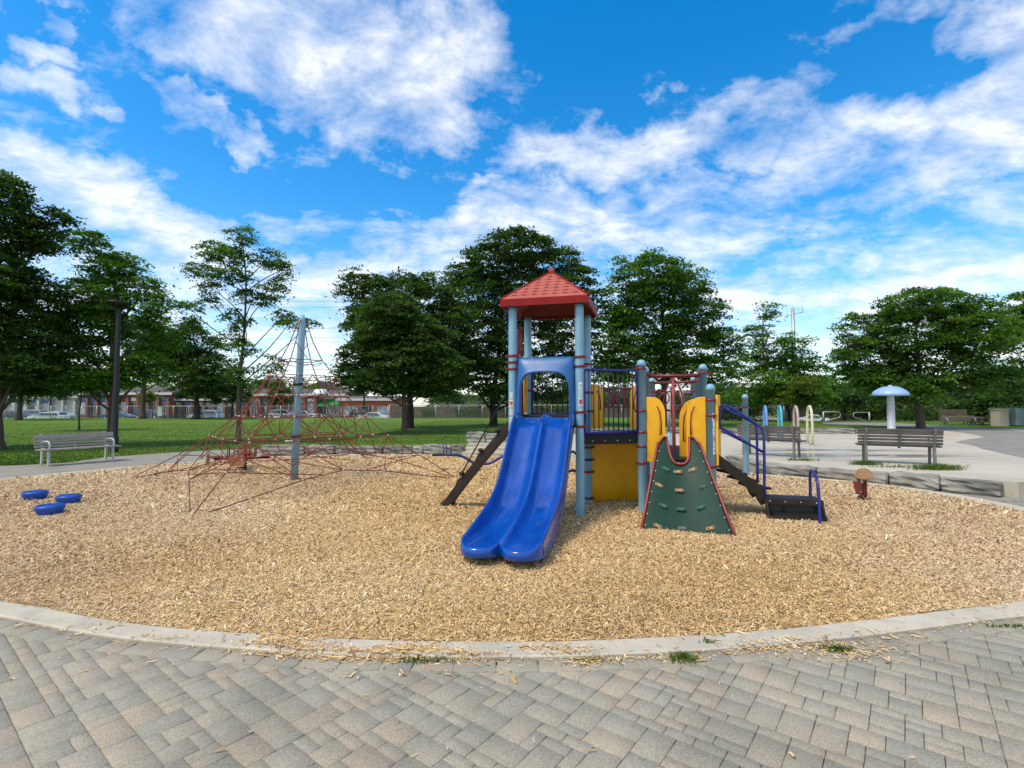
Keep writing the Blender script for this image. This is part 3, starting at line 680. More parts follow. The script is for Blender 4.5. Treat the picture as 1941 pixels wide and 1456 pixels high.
def barrier(A, B, z0, z1, n, m='rail', rt=.02, rb=.009, name='barrier'):
    d = (B-A).normalized(); A = A+d*.07; B = B-d*.07; g = MB(); g.tube([A+UZ*z0, A+UZ*(z1-.05), A+d*.03+UZ*z1, B-d*.03+UZ*z1, B+UZ*(z1-.05), B+UZ*z0], rt, 8); g.tube([A+UZ*z0, B+UZ*z0], rt, 8)
    q = g.build(name, M[m], PS); h = MB()
    for k in range(n): p = A.lerp(B, (k+1)/(n+1)); h.tube([p+UZ*z0, p+UZ*z1], rb, 6)
    h.build('bars', M['bars'], q); return q
barrier(TFR-e2*.03, PFR, 1.25, 2.17, 10)
barrier(TBL, TBR, 1.50, 2.27, 9)
# yellow panels with hand slots
def ypanel(O, U, w0, h0, r, th=.03, slot=True, flip=False, name='panel'):
    out = [(0, 0), (w0, 0)]; n = 8
    for k in range(n+1): a = math.pi/2*k/n; out.append((w0-r+r*math.cos(a), h0-r*1.5+r*1.5*math.sin(a)))
    out += [(0, h0)]
    U = Vector(U)*(-1 if flip else 1); b_ = MB(); b_.plate(out, O, U, UZ, th); q = b_.build(name, M['yellow'], PS, bev=.006)
    if slot:
        sl_ = MB(); pts = [(w0-.06, h0*.42), (w0-.06, h0*.62), (w0-.075, h0*.76), (w0-.12, h0*.86)]
        for sgn_ in (1, -1):
            sl_.tube([Vector(O)+U.normalized()*a+UZ*b+ (U.normalized().cross(UZ))*(sgn_*(th/2-.009)) for a, b in pts], .016, 8)
        sl_.build('hand_slot', M['slotdark'], q)
        rm = MB()
        for sgn_ in (1, -1): rm.tube([Vector(O)+U.normalized()*a+UZ*b+(U.normalized().cross(UZ))*(sgn_*(th/2)) for a, b in [(w0-.085, h0*.40), (w0-.085, h0*.62), (w0-.10, h0*.77), (w0-.14, h0*.84)]], .007, 6)
        rm.build('slot_rim', M['yellow'], q)
    return q
M['slotdark'] = mat('slot_edge', (.20, .05, .02), .6)
u1 = (WR-PFR).normalized()
ypanel(PFR+u1*.07+UZ*.80, u1, .27, .97, .17); ypanel(WR-u1*.07+UZ*.80, u1, .27, .97, .20, flip=True)
ypanel(WR-u1*.05+e2*.35+UZ*.62, u1, .37, 1.12, .22, flip=True)
ub = (PBR-TBR).normalized()
ypanel(TBR+ub*.07+UZ*1.26, ub, .21, .74, .14); ypanel(PBR-ub*.07+UZ*1.26, ub, .21, .74, .14, flip=True)
ypanel(TFL+e2*.10+UZ*1.52, e2, .26, .72, .14); ypanel(TBL-e2*.08+UZ*1.52, e2, .26, .72, .14, flip=True)
# curved yellow panel below the middle deck
b_ = MB(); rows = []
for z in (-.05, .3, .6, .94, 1.08):
    rows.append([TBR.lerp(PBR, .05+.9*k/12)+e2*(.13*math.sin(math.pi*k/12))+UZ*z+e1*0 for k in range(13)])
b_.grid(rows); b_.build('crawl_panel', M['yellow'], PS, solid=.02)
b_ = MB(); b_.tube([TFR+e1*.06+e2*.02+UZ*1.235, PFR-e1*.02+UZ*1.235], .022); b_.build('deck_rail', M['rail'], PS)
for k in range(4):
    b_ = MB(); p = TFR.lerp(PFR, .2+.2*k); b_.ball(p-e2*.012+UZ*1.12, .010, 8); b_.build('bolt', M['steel'], PS)
# red panel with cut letters in the back arch (as seen in the photograph)
def letters_panel():
    A = TBR+ub*.24+e2*.03; wid = (PBR-TBR).length-.46; z0, z1 = 1.62, 1.93; fr_ = MB()
    fr_.tube([A+UZ*(z1), A+ub*wid+UZ*z1], .018, 8); fr_.tube([A+UZ*z0, A+ub*wid+UZ*z0], .012, 8)
    q = fr_.build('letter_panel', M['red'], PS)
    cu = bpy.data.curves.new('letters', 'FONT'); cu.body = 'OVE'; cu.size = .36; cu.extrude = .012; cu.bevel_depth = .003
    tmp = bpy.data.objects.new('letters_curve', cu); C.objects.link(tmp); bpy.context.view_layer.update()
    me = bpy.data.meshes.new_from_object(tmp.evaluated_get(bpy.context.evaluated_depsgraph_get())); bpy.data.objects.remove(tmp); me.materials.clear(); me.materials.append(M['red'])
    o = bpy.data.objects.new('letters', me); C.objects.link(o); o.parent = q
    p = A+ub*(-.02)+UZ*(z0+.03); o.location = p; o.rotation_euler = (math.pi/2, 0, math.atan2(ub.y, ub.x)); o.scale = (.78, 1.05, 1)
    r = MB(); c = A+ub*.12+UZ*(z0+.15)-e2*.03; r.tube([c+ub*.125*math.cos(t_*math.pi/12)+UZ*.15*math.sin(t_*math.pi/12) for t_ in range(24)], .013, 6, closed=True); r.build('ring', M['red'], q)
letters_panel()
# red overhead bars, ring climber, fire pole
def bar(a, b, r, m='red', name='overhead_bar'): g = MB(); g.tube([a, b], r, 10); return g.build(name, M[m], PS)
bar(PBR+UZ*2.14, WBR+UZ*2.14, .030); bar(P7+UZ*2.10, P5+UZ*2.10, .028); bar(P7+UZ*1.90, P6+UZ*1.88, .026)
bar(PFR+UZ*2.15, PBR+UZ*2.15, .026, 'rail')
fp = at(1277, 800, 8.75); fp.z = 0
g = MB(); g.tube([fp+UZ*0, fp+UZ*2.10], .030, 10); g.build('fire_pole', M['redrock'], PS)
g = MB()
for s_ in (-1, 1): g.tube([fp+UZ*2.12, fp+e1*.08*s_+UZ*2.02, fp+e1*.14*s_+UZ*1.85, fp+e1*.17*s_+UZ*1.7, fp+e1*.13*s_+UZ*1.58, fp+e1*.05*s_+UZ*1.55], .014, 8)
g.build('loop_handle', M['red'], PS)
g = MB(); c = fp-e1*.05+e2*.25+UZ*1.72; g.tube([c+e1*.19*math.cos(k*math.pi/10)+UZ*.17*math.sin(k*math.pi/10) for k in range(20)], .015, 8, closed=True); g.build('ring_climber', M['red'], PS); g = MB()
c = fp-e1*.20+e2*.55+UZ*1.78; g.tube([c+e1*.15*math.cos(k*math.pi/10)+UZ*.15*math.sin(k*math.pi/10) for k in range(20)], .013, 8, closed=True); g.build('ring_climber', M['red'], PS)
pp2 = at(1268, 800, 10.2); pp2.z = 0
g = MB(); g.tube([pp2, pp2+UZ*1.1], .045, 12); g.build('pole', M['post'], PS)
g = MB(); g.tube([pp2+UZ*1.1, pp2+UZ*2.02], .040, 12); g.build('pale_pole', M['clip'], PS)
g = MB(); q0 = at(1280, 718, 10.4); g.tube([q0, at(1290, 738, 10.3), at(1296, 768, 10.2)], .035, 10); g.build('curved_tube', M['clip'], PS)
g = MB(); q0 = at(1300, 824, 8.9); g.tube([at(1312, 812, 8.6), at(1300, 818, 8.6), at(1296, 832, 8.6), at(1296, 856, 8.6)], .028, 10); g.build('hand_loop', M['yellow'], PS)
# climbing wall
def climb():
    BL, BR = G(1213, 1012), G(1398, 1024); BL.z = BR.z = -.04; TL = at(1249, 829, 7.42); TR = at(1322, 829, 7.28)
    rows = []; n = 24; m = 20
    def top_v(s):
        if s < .22: return .86+.14*math.sin(min(1, (s+.02)/.16)*math.pi/2)
        if s > .78: return top_v(1-s)
        k = (s-.5)/.28; return .72+.28*abs(k)**3.2
    Nn = (BR-BL).cross(TL-BL).normalized(); Nn = -Nn if Nn.y > 0 else Nn
    for j in range(m+1):
        row = []
        for i in range(n+1):
            s = i/n; v = top_v(s)*j/m; L_ = BL.lerp(TL, v); R_ = BR.lerp(TR, v); p = L_.lerp(R_, s)
            row.append(p-Nn*.05*math.sin(math.pi*s)**2*(.35+.65*math.sin(math.pi*min(1, v+.1))))
        rows.append(row)
    b_ = MB(); b_.grid(rows); wl_ = b_.build('climbing_wall', M['green'], PS, solid=.02)
    tb = MB(); tb.tube([BL+Nn*.015]+[BL.lerp(TL, k)+Nn*.015 for k in (.3, .6, .93)]+[rows[-1][i]+Nn*.012 for i in range(1, n)]+[BR.lerp(TR, k)+Nn*.015 for k in (.93, .6, .3)]+[BR+Nn*.015], .017, 8); tb.build('edge_tube', M['redrock'], wl_)
    for k in range(1, 9):
        for (a, b2, s_) in ((BL, TL, 1), (BR, TR, -1)):
            p = a.lerp(b2, k/9.5)+(BR-BL).normalized()*.04*s_+Nn*.01; bt = MB(); bt.ball(p, .009, 6); bt.build('bolt', M['white'], wl_)
    bt = MB(); bt.ball(rows[-2][n//2]-UZ*.04+Nn*.01, .015, 8); bt.build('bolt', M['white'], wl_)
    Nw = Nn
    def hit(px, py):
        d = Vector(ray(px, py)); o = Vector((0, 0, CAMZ)); t = (BL-o).dot(Nn)/d.dot(Nn); return o+d*t
    U = (BR-BL).normalized(); V = Nn.cross(U).normalized(); V = V if V.z > 0 else -V
    H = [(1262,888,-.5,'holdgreen'),(1285,893,0,'holdtan'),(1313,889,.4,'holdtan'),(1249,919,-.5,'holdtan'),(1288,928,0,'holdtan'),(1333,922,.4,'holdgreen'),(1257,958,-.4,'holdgreen'),(1291,964,0,'holdgreen'),(1329,961,.35,'holdgreen'),(1247,997,-.4,'holdtan'),(1294,1000,0,'holdgrey'),(1347,1001,.3,'holdtan')]
    for (px, py, a, m_) in H:
        c = hit(px, py); 
        s = (c-BL).dot(U)/max(.1, (BR-BL).length); c = c-Nn*.03*math.sin(math.pi*max(0, min(1, s)))**2
        d = U*math.cos(a)+V*math.sin(a); hb = MB()
        for k in range(-6, 7):
            pass
        rws = []; q = d.cross(Nn).normalized()
        for i in range(13):
            t_ = -1+2*i/12; x = t_*.062; w_ = .030*(1-.32*math.cos(t_*math.pi*1.0)*0)*math.sqrt(max(.0, 1-abs(t_)**3.5))*(1-.30*math.exp(-(t_/.28)**2))+.0005; hgt = .032*math.sqrt(max(0, 1-abs(t_)**3))*(1-.3*math.exp(-(t_/.3)**2))
            rws.append([c+d*x+q*w_*math.cos(th*math.pi/5)+Nn*hgt*max(0, math.sin(th*math.pi/5)) for th in range(10)])
        hb.grid(rws, True, True); hb.cur = 1
        for sg in (-1, 1):
            cc = c+d*.033*sg+Nn*.030; hb.add([cc+(d*math.cos(k*math.pi/4)+q*math.sin(k*math.pi/4))*.010+Nn*.002 for k in range(8)], [list(range(8))], False)
        hb.build('hold', [M[m_], M['black']], wl_)
climb()
# stairs on the right
def stairs():
    S0 = G(1449, 944, .30); Wd = .74; dn = e1*1.0
    A = WR+e1*.06-e2*.02+UZ*.86; B = S0.copy()
    st = MB(); d = (B-A); ln_ = Vector((d.x, d.y, 0)).length; u = Vector((d.x, d.y, 0)).normalized()
    def stringer(off):
        top = [(0, .10), (ln_*.96, -.40), (ln_+.02, -.44)]; bot = [(ln_+.04, -.62), (ln_*.93, -.66), (ln_*.86, -.60), (ln_*.80, -.50), (ln_*.70, -.47), (ln_*.6, -.38), (ln_*.3, -.22), (0, -.06)]
        poly_ = [(a, b) for a, b in top+bot]; b_ = MB(); b_.plate(poly_, A+off, u, UZ, .03); return b_
    q = stringer(Vector((0, 0, 0))).build('stringer', M['brown'], PS); stringer(e2*.62).build('stringer', M['brown'], PS)
    for k in range(4):
        f = (k+.5)/4; b_ = MB(); c = A+u*(ln_*f)+e2*.31+UZ*(-.06-.42*f+.0); b_.bbox(c, (.20, .58, .035), math.atan2(u.y, u.x), .006); b_.build('tread', M['deckblack'], PS)
    # landing and lower step
    L = MB(); c = S0+e1*.37+e2*.14; L.bbox(c-UZ*.02, (.76, .36, .05), -.262, .008); ld = L.build('landing', M['deckblack'], PS)
    L = MB(); L.bbox(S0+e1*.37-e2*.05-UZ*.035, (.76, .02, .08), -.262, .004); L.build('landing_edge', M['brown'], ld)
    for k in range(4): L = MB(); L.ball(S0+e1*(.06+.2*k)-e2*.062-UZ*.03, .009, 6); L.build('bolt', M['white'], ld)
    L = MB(); c = S0+e1*.40-e2*.08-UZ*.205; L.bbox(c, (.66, .24, .035), -.262, .006); s2 = L.build('lower_step', M['deckblack'], PS)
    L = MB(); L.bbox(c-e2*.12-UZ*.05, (.68, .02, .11), -.262, .004); L.build('step_edge', M['brown'], s2)
    L = MB(); L.bbox(S0+e1*.38+e2*.05-UZ*.15, (.70, .015, .16), -.262, .003); L.cur = 1
    for a in range(20):
        for b in range(4):
            if a in (5, 6): continue
            L.box(S0+e1*(.10+.028*a)+e2*.041-UZ*(.11+.026*b), (.008, .004, .010), -.262)
    L.build('riser', [M['black'], M['perf']], s2)
    for s_, xx in ((-1, .02), (1, .74)):
        L = MB(); L.plate([(0, -.30), (.19, -.30), (.19, -.24), (.03, -.02), (0, -.02)], S0+e1*xx+e2*.0, -e2, UZ, .02); L.build('step_side', M['brown'], s2)
    # rails
    def rail(pts, name='handrail', r=.019): b_ = MB(); b_.tube(spline([tuple(p) for p in pts], 4, False), r, 8); return b_.build(name, M['rail'], PS)
    top = A+UZ*.83
    n1 = at(1366, 769, 7.42); n2 = at(1384, 772, 7.38); n3 = at(1435, 805, 7.25); n4 = at(1446, 818, 7.22); n5 = at(1449, 943, 7.20)
    rail([n1, n2, n3, n4, at(1448.5, 850, 7.2), n5])
    m1 = n1+e2*.60; m2 = n2+e2*.6; rail([at(1368, 771, 7.95), at(1384, 780, 7.93), at(1426, 800, 7.88), at(1433, 808, 7.86), at(1435, 840, 7.86), at(1436, 914, 7.86)])
    rail([at(1364, 813, 7.42), at(1374, 815, 7.40), at(1446, 857, 7.22)]); rail([at(1362, 814, 7.98), at(1434, 850, 7.86)], r=.014)
    rail([at(1365, 770, 7.42), at(1365, 812, 7.42)], 'rail_upright', .014)
    b = S0+e1*.74; rail([at(1536.5, 952, 7.45), at(1535.5, 905, 7.45), at(1537.5, 892, 7.40), at(1543, 897, 7.2), at(1549.5, 915, 7.0), at(1553, 960, 6.93), G(1554, 1000)], 'grab_rail', .021)
    g = MB(); g.plate([(0, 0), (.012, 0), (.30, 0), (.30, 1.02), (0, 1.02)], WR+e1*.075-e2*.05+UZ*.78, (e1*.25+e2).normalized(), UZ, .03); g.build('side_panel', M['yellow'], PS)
    g = MB(); g.tube([WBR+UZ*1.58, P8+UZ*1.60], .013, 8); g.build('cross_rail', M['rail'], PS)
M['perf'] = mat('perforation', (.35, .33, .28), .8)
stairs()
# stickers on posts
def sticker(p, z, h, wdt=.055, ang=-math.pi/2, style=0):
    r = .0650; b_ = MB(); n = 6; half = wdt/2/r
    def arc(z0, z1, a0, a1, rr): b_.grid([[Vector(p)+Vector((math.cos(a)*rr, math.sin(a)*rr, zz_)) for a in [a0+(a1-a0)*k/n for k in range(n+1)]] for zz_ in (z0, z1)], True)
    b_.cur = 0; arc(z, z+h, ang-half, ang+half, r)
    if style == 1: b_.cur = 1; arc(z+h*.28, z+h*.80, ang-half*.8, ang+half*.8, r+.001); b_.cur = 2; arc(z+h*.1, z+h*.16, ang-half*.6, ang+half*.6, r+.001)
    if style == 2:
        b_.cur = 2
        for k in range(16):
            a = 2*math.pi*k/16; a2 = 2*math.pi*(k+1)/16; pts = []
            for (aa, q) in ((a, .62), (a2, .62), (a2, .48), (a, .48)): th = ang+half*q*math.cos(aa); pts.append(Vector(p)+Vector((math.cos(th)*(r+.001), math.sin(th)*(r+.001), z+h/2+half*r*q*math.sin(aa))))
            b_.add(pts, [(0, 1, 2, 3)])
        pts = []
        for (aa, q, dz) in ((2.35, .6, .004), (-.78, .6, .004), (-.78, .6, -.004), (2.35, .6, -.004)): th = ang+half*q*math.cos(aa); pts.append(Vector(p)+Vector((math.cos(th)*(r+.0012), math.sin(th)*(r+.0012), z+h/2+half*r*q*math.sin(aa)+dz)))
        b_.add(pts, [(0, 1, 2, 3)])
    if style == 3:
        b_.cur = 2
        for k in range(4): arc(z+h*(.16+.2*k), z+h*(.20+.2*k), ang-half*.75, ang+half*.7, r+.001)
    b_.build('sticker', [M['sticker'], M['stred'], M['stdark']], PS)
sticker(TFR, 1.88, .105, .065, -1.45, 2); sticker(TFR, 1.775, .075, .055, -1.45, 3); sticker(TFR, 1.63, .13, .065, -1.45, 1); sticker(TFR, 1.545, .05, .055, -1.45, 3)
sticker(TFR, 1.858, .012, .06, -1.45, 0)
sticker(WR, 1.42, .11, .06, -1.25, 1); sticker(WR, 1.33, .085, .045, -1.2, 0); sticker(WR, 1.20, .12, .05, -1.2, 3); sticker(WR, 1.135, .05, .045, -1.2, 1); sticker(WR, 1.045, .075, .045, -1.2, 3); sticker(WR, .94, .10, .05, -1.22, 2)
sticker(TFL, 1.75, .09, .05, -1.95, 3); sticker(TFL, 1.62, .11, .06, -1.95, 1); sticker(TFL, 1.5, .09, .05, -1.95, 3); sticker(TFL, 1.38, .09, .05, -1.95, 3)
# dark ramp climber to the left with bumps, and its rope
def ramp():
    a = G(836, 963); b = at(966, 806, 7.72); ctrl = [a-UZ*.05, a.lerp(b, .3)+UZ*.00, a.lerp(b, .65)+UZ*.01, b]
    cc = spline([tuple(p) for p in ctrl], 8, False); rows = []
    for i, p in enumerate(cc):
        t_ = (cc[min(i+1, len(cc)-1)]-cc[max(i-1, 0)]).normalized(); nn = Vector((0, 0, 1))-t_*t_.z; nn.normalize()
        bump = .035*max(0, math.sin(i*.95))**4; rows.append([p+nn*(.065+bump), p+nn*(.055+bump)+e2*.20, p-nn*.06+e2*.20, p-nn*.07])
    g = MB(); g.grid(rows, False, True); g.f.append([0, 1, 2, 3]); g.f.append([len(g.v)-4+k for k in range(4)][::-1]); g.sm += [False]*2; g.mi += [0]*2
    q = g.build('ramp_climber', M['brown'], PS, bev=.012)
    h = MB()
    for f in (.35, .63, .86): p = a.lerp(b, f)+UZ*.10-e1*.045; h.ball(p, .045, 10, (1, 1, .8))
    h.build('foothold', M['brown'], q)
    r = MB(); p0 = at(953, 757, 7.8); p1 = at(872, 903, 8.6)
    pts = [p0.lerp(p1, k/14) for k in range(15)]; r.tube(pts, [.010+.003*(k % 2) for k in range(15)], 6); r.build('chain', M['black'], PS)
    # red arch handle inside the tower wall
    z0, z1 = 1.5, 2.92; g = MB(); O = TFL+e2*.28
    for wdt, tt in ((.24, 1), (.13, .9)):
        g.tube([O+UZ*z0]+[O+e2*(.36/2-.0)*(1-wdt/.36)+e2*(wdt/2-wdt/2*math.cos(k*math.pi/10))+UZ*(z1*tt+.27*(tt < 1)-.18+.18*math.sin(k*math.pi/10)) for k in range(11)]+[O+e2*.36+UZ*z0], .017, 8)
    g.build('arch_handle', M['red'], PS)
    for z_ in (2.4, 2.55): 
        g = MB(); g.tube([O+e2*.06+UZ*z_, O+e2*.30+UZ*z_], .012, 6); g.build('rung', M['red'], PS)
    for (pa, pb) in (((1076, 894), (1095, 894)), ((1078, 858), (1096, 864))):
        g = MB(); g.tube([at(*pa, 8.7), at((pa[0]+pb[0])/2, pa[1]-2, 8.8), at(*pb, 8.7)], .022, 8); g.build('under_loop', M['rail'], PS)
ramp()
# ================================================================ ROPE CLIMBER
def ropeclimber():
    mb0 = G(557, 914); T = thing('rope_climber', 'red rope climbing net hung from a tall pale blue mast', 'rope climber', mb0)
    b_ = MB(); top = Vector((.12, 0, 3.60)); r = .078
    b_.tube([Vector((0, 0, -.1)), top-UZ*.12, top-UZ*.08, top], [r, r*.93, r*.85, r*.55], 20); b_.build('mast', M['post'], T)
    for z in (2.10, .98):
        g = MB(); g.lathe(Vector((.12*z/3.6, 0, z)), [(r-.005, -.03), (r+.02, -.03), (r+.02, .03), (r-.005, .03)], 18); g.build('collar', M['black'], T)
    anc = [G(245, 908)-mb0, G(360, 983)-mb0, G(868, 908)-mb0, Vector((.5, 3.9, 0))]
    for a in anc: a.z = 0
    order = [0, 1, 2, 3]; dirs = [anc[k] for k in order]; L = [d.length for d in dirs]; U = [d.normalized() for d in dirs]
    cz = [(3.50, .07), (3.0, .26), (2.62, .46), (2.28, .74), (1.85, 1.02), (1.42, 1.42), (.98, 2.0), (.55, 2.72), (.04, 3.8)]
    rp = .0086; net = MB(); cl = MB(); seg = set()
    def sag(a, b, s=.03, n=5): return [a.lerp(b, k/n)-UZ*(s*4*(k/n)*(1-k/n)) for k in range(n+1)]
    def rope(a, b, s=.02, r_=rp): net.tube(sag(a, b, s, 4), r_, 5, cap=False)
    def clip(p): cl.ball(p, .021, 6)
    def mx(z): return Vector((.12*z/3.6, 0, z))
    cor = []
    for k in range(4):
        sc_ = L[k]/3.8; pts = [mx(z)+U[k]*(rr if i < 6 else rr*(.55+.45*sc_)) for i, (z, rr) in enumerate(cz)]; pts[-1] = anc[k]+UZ*.0
        cor.append(pts)
        for i in range(len(pts)-1): rope(pts[i], pts[i+1], .0, rp*1.25)
        for p in pts[3:-1]: clip(p)
    mid = []
    for k in range(4):
        a, b = U[k], U[(k+1) % 4]; m_ = (a+b).normalized(); rad = [0, 0, .36, .58, .80, 1.05, 1.40, 1.95]
        mid.append([mx(cz[i][0] if i < 7 else .42)+m_*rad[i] for i in range(8)])
    for i in (2, 3):           # top rings
        for k in range(4): rope(cor[k][i], mid[k][i], .012); rope(mid[k][i], cor[(k+1) % 4][i], .012)
    for i in (2, 3):
        for k in range(4):
            net.tube(sag(cor[k][i]-UZ*.05, cor[(k+1) % 4][i]-UZ*.05, .06), rp*.8, 5, cap=False)
    for k in range(4):
        n_ = (k+1) % 4; c, m_, d = cor[k], mid[k], cor[n_]
        rope(cor[k][1], m_[2]) if k % 2 else None
        for i in range(3, 7):
            j = i+1
            q1, q2 = c[i].lerp(m_[i], .5), m_[i].lerp(d[i], .5)
            p1, p2 = c[j].lerp(m_[j], .5) if j < 7 else c[6].lerp(m_[7], .45)-UZ*.18, m_[j].lerp(d[j], .5) if j < 7 else m_[7].lerp(d[6], .55)-UZ*.18
            if i in (4, 5, 6): 
                for a, b in ((c[i], q1), (q1, m_[i]), (m_[i], q2), (q2, d[i])): rope(a, b, .015)
            for a, b in ((c[i], p1), (m_[i], p1), (m_[i], p2), (d[i], p2), (q1, m_[j])): rope(a, b, .0)
            for p in (q1, q2, m_[i]): clip(p)
        # foot frame
        foot = m_[7]
        for a, e in ((anc[k], c[7]), (anc[n_], d[7])):
            p1 = Vector(a).lerp(foot, .33)+UZ*.08-UZ*.06; p2 = Vector(a).lerp(foot, .68)+UZ*.05
            rope(a, p1, 0, rp*1.2); rope(p1, p2, 0, rp*1.2); rope(p2, foot, .0, rp*1.2); clip(p1); clip(p2)
            rope(e.lerp(cor[k][6] if a is anc[k] else cor[n_][6], .5), p2, 0); rope(cor[k][6] if a is anc[k] else cor[n_][6], p2, 0)
            rope(e, p2.lerp(foot, .5), 0)
        clip(foot)
    # inner net
    inn = []
    for (z, rr, ph) in ((1.42, .55, .3), (.98, .95, 0), (.60, 1.15, .2)):
        ring = [mx(z)+Vector((math.cos(ph+k*math.pi/4)*rr, math.sin(ph+k*math.pi/4)*rr, .03*math.sin(k*2.1))) for k in range(8)]; inn.append(ring)
        for k in range(8): rope(ring[k], ring[(k+1) % 8], .02); clip(ring[k])
    for i in range(2):
        for k in range(8): rope(inn[i][k], inn[i+1][k], .0)
    for k in range(8):
        rope(inn[1][k], mx(.98)+(inn[1][k]-mx(.98)).normalized()*.09, 0) if k % 2 else None
        near_ = min([p for c in cor for p in c[4:7]]+[p for m_ in mid for p in m_[4:8]], key=lambda p: (p-inn[1][k]).length); rope(inn[1][k], near_, 0)
        near_ = min([m_[7] for m_ in mid], key=lambda p: (p-inn[2][k]).length); rope(inn[2][k], near_, 0)
    # pale sleeves
    for (a, b) in ((cor[1][7].lerp(anc[1], .3), None),): pass
    rr_ = random.Random(9)
    for k in range(4):
        for i in (4, 5, 6):
            a, b = cor[k][i], mid[k][i]; t_ = rr_.uniform(.2, .7); p = a.lerp(b, t_); d = (b-a).normalized()*.05; cl.tube([p-d, p+d], .016, 6)
    net.cur = 1; b0 = len(net.v); net.v += cl.v; net.f += [[b0+i for i in f] for f in cl.f]; net.sm += cl.sm; net.mi += [1]*len(cl.f)
    net.build('net', [M['rope'], M['clip']], T)
ropeclimber()
# ================================================================ SMALL PLAY THINGS AND FURNITURE
M['pod'] = mat('pod_blue', (.012, .07, .36), .35, .15, 4, .05, 40, dirt=.1)
def pod(px, py, label, s=1.):
    p = G(px, py); t = thing('stepping_pod', label, 'stepping pod', p, 0, 'blue stepping pods on the wood chips'); a = MB()
    a.lathe((0, 0, 0), [(.001, .146), (.20, .148), (.245, .146), (.262, .136), (.266, .122), (.258, .106), (.235, .07), (.20, .03), (.17, 0)], 28)
    o = a.build('top', M['pod'], t); b_ = MB(); b_.lathe((0, 0, 0), [(.16, .02), (.165, -.06)], 20); b_.build('foot', M['pod'], t); t.scale = (.68*s, .68*s, 1.15)
    g = MB(); 
    for rr in (.06, .11, .16, .205): g.lathe((0, 0, 0), [(rr-.006, .1505), (rr, .1535), (rr+.006, .1505)], 24)
    g.build('grip_ring', M['pod'], o)
pod(66, 950, 'blue round stepping pod farthest left of the three on the chips'); pod(130, 958, 'blue round stepping pod nearest the rope climber', .96); pod(94, 979, 'blue round stepping pod nearest the camera', 1.0)
def spring(c, r, h, turns=4, wr=.014):
    return [Vector(c)+Vector((r*math.cos(k*math.pi/5), r*math.sin(k*math.pi/5), h*k/(turns*10))) for k in range(turns*10+1)]
M['tanpanel'] = mat('tan_panel', (.45, .25, .12), .5, .1, 5); M['orangepanel'] = mat('orange_panel', (.48, .20, .07), .5, .1, 5)
def rider():
    p = G(458, 894); t = thing('spring_seesaw', 'red four seat spring rider with brown panels behind the rope net', 'spring rider', p, R(20))
    g = MB(); g.tube(spring((0, 0, .0), .11, .26), .018, 8); g.build('spring', M['black'], t)
    g = MB(); g.tube([(-.62, 0, .33), (.62, 0, .33)], .028, 8); g.tube([(0, -.55, .33), (0, .55, .33)], .028, 8); g.bbox((0, 0, .29), (.26, .26, .04), 0, .01); g.build('frame', M['red'], t)
    for k in range(4):
        a = k*math.pi/2; d = Vector((math.cos(a), math.sin(a), 0)); s = Vector((-d.y, d.x, 0))
        g = MB(); g.bbox(d*.55+UZ*.375, (.26, .30, .03), a, .012); g.build('seat', M['redrock'], t)
        g = MB(); g.plate([(-.15, 0), (.15, 0), (.19, .12), (.12, .26), (-.12, .26), (-.19, .12)], d*.74+UZ*.22, s, UZ, .022); g.build('panel', M['orangepanel' if k % 2 else 'tanpanel'], t, bev=.006)
        g = MB(); g.tube([d*.30-s*.13+UZ*.36, d*.30-s*.13+UZ*.60, d*.30+s*.13+UZ*.60, d*.30+s*.13+UZ*.36], .014, 8); g.build('handle', M['red'], t)
rider()
def rider2():
    p = G(1632, 953); t = thing('spring_rider', 'small red spring rider with a tan rounded head panel near the right kerb', 'spring rider', p, R(-14))
    g = MB(); g.tube(spring((0, .02, -.02), .075, .18, 3), .014, 8); g.build('spring', M['black'], t)
    g = MB(); g.bbox((0, 0, .19), (.20, .34, .035), 0, .01); g.bbox((0, .28, .42), (.22, .24, .035), 0, .012); g.build('seat', M['red'], t)
    for s in (-1, 1):
        g = MB(); pl = [(-.24, .16), (-.10, .12), (.06, .16), (.30, .34), (.28, .44), (.05, .42), (-.04, .52), (-.12, .66), (-.22, .66), (-.26, .45)]
        g.plate(pl, Vector((s*.085, 0, 0)), (0, 1, 0), UZ, .025); g.build('side', M['red'], t, bev=.005)
    g = MB(); hp = [(.25*math.cos(k*math.pi/12)*(1.08 if math.sin(k*math.pi/12) < 0 else .92), .125*math.copysign(abs(math.sin(k*math.pi/12))**.8, math.sin(k*math.pi/12))) for k in range(24)]
    g.plate(hp, Vector((0, -.27, .66)), (1, 0, .0), UZ, .03); hd = g.build('head', M['tanpanel'], t, bev=.008)
    g = MB()
    for s in (-1, 1): g.ball((s*.085, -.292, .64), .014, 8)
    for s in (-1, 1): g.ball((s*.055, -.27, .80), .022, 8)
    g.build('bolt', M['clip'], hd)
    g = MB(); g.tube([(-.17, -.18, .54), (.17, -.18, .54)], .014, 8); g.build('handle', M['red'], t)
    g = MB(); g.tube([(-.20, -.08, .17), (.20, -.08, .17)], .018, 8); g.build('footrest', M['white'], t)
rider2()
for o_ in C.objects:
    if o_.name == 'spring_rider': o_.scale = (.54, .50, .76)
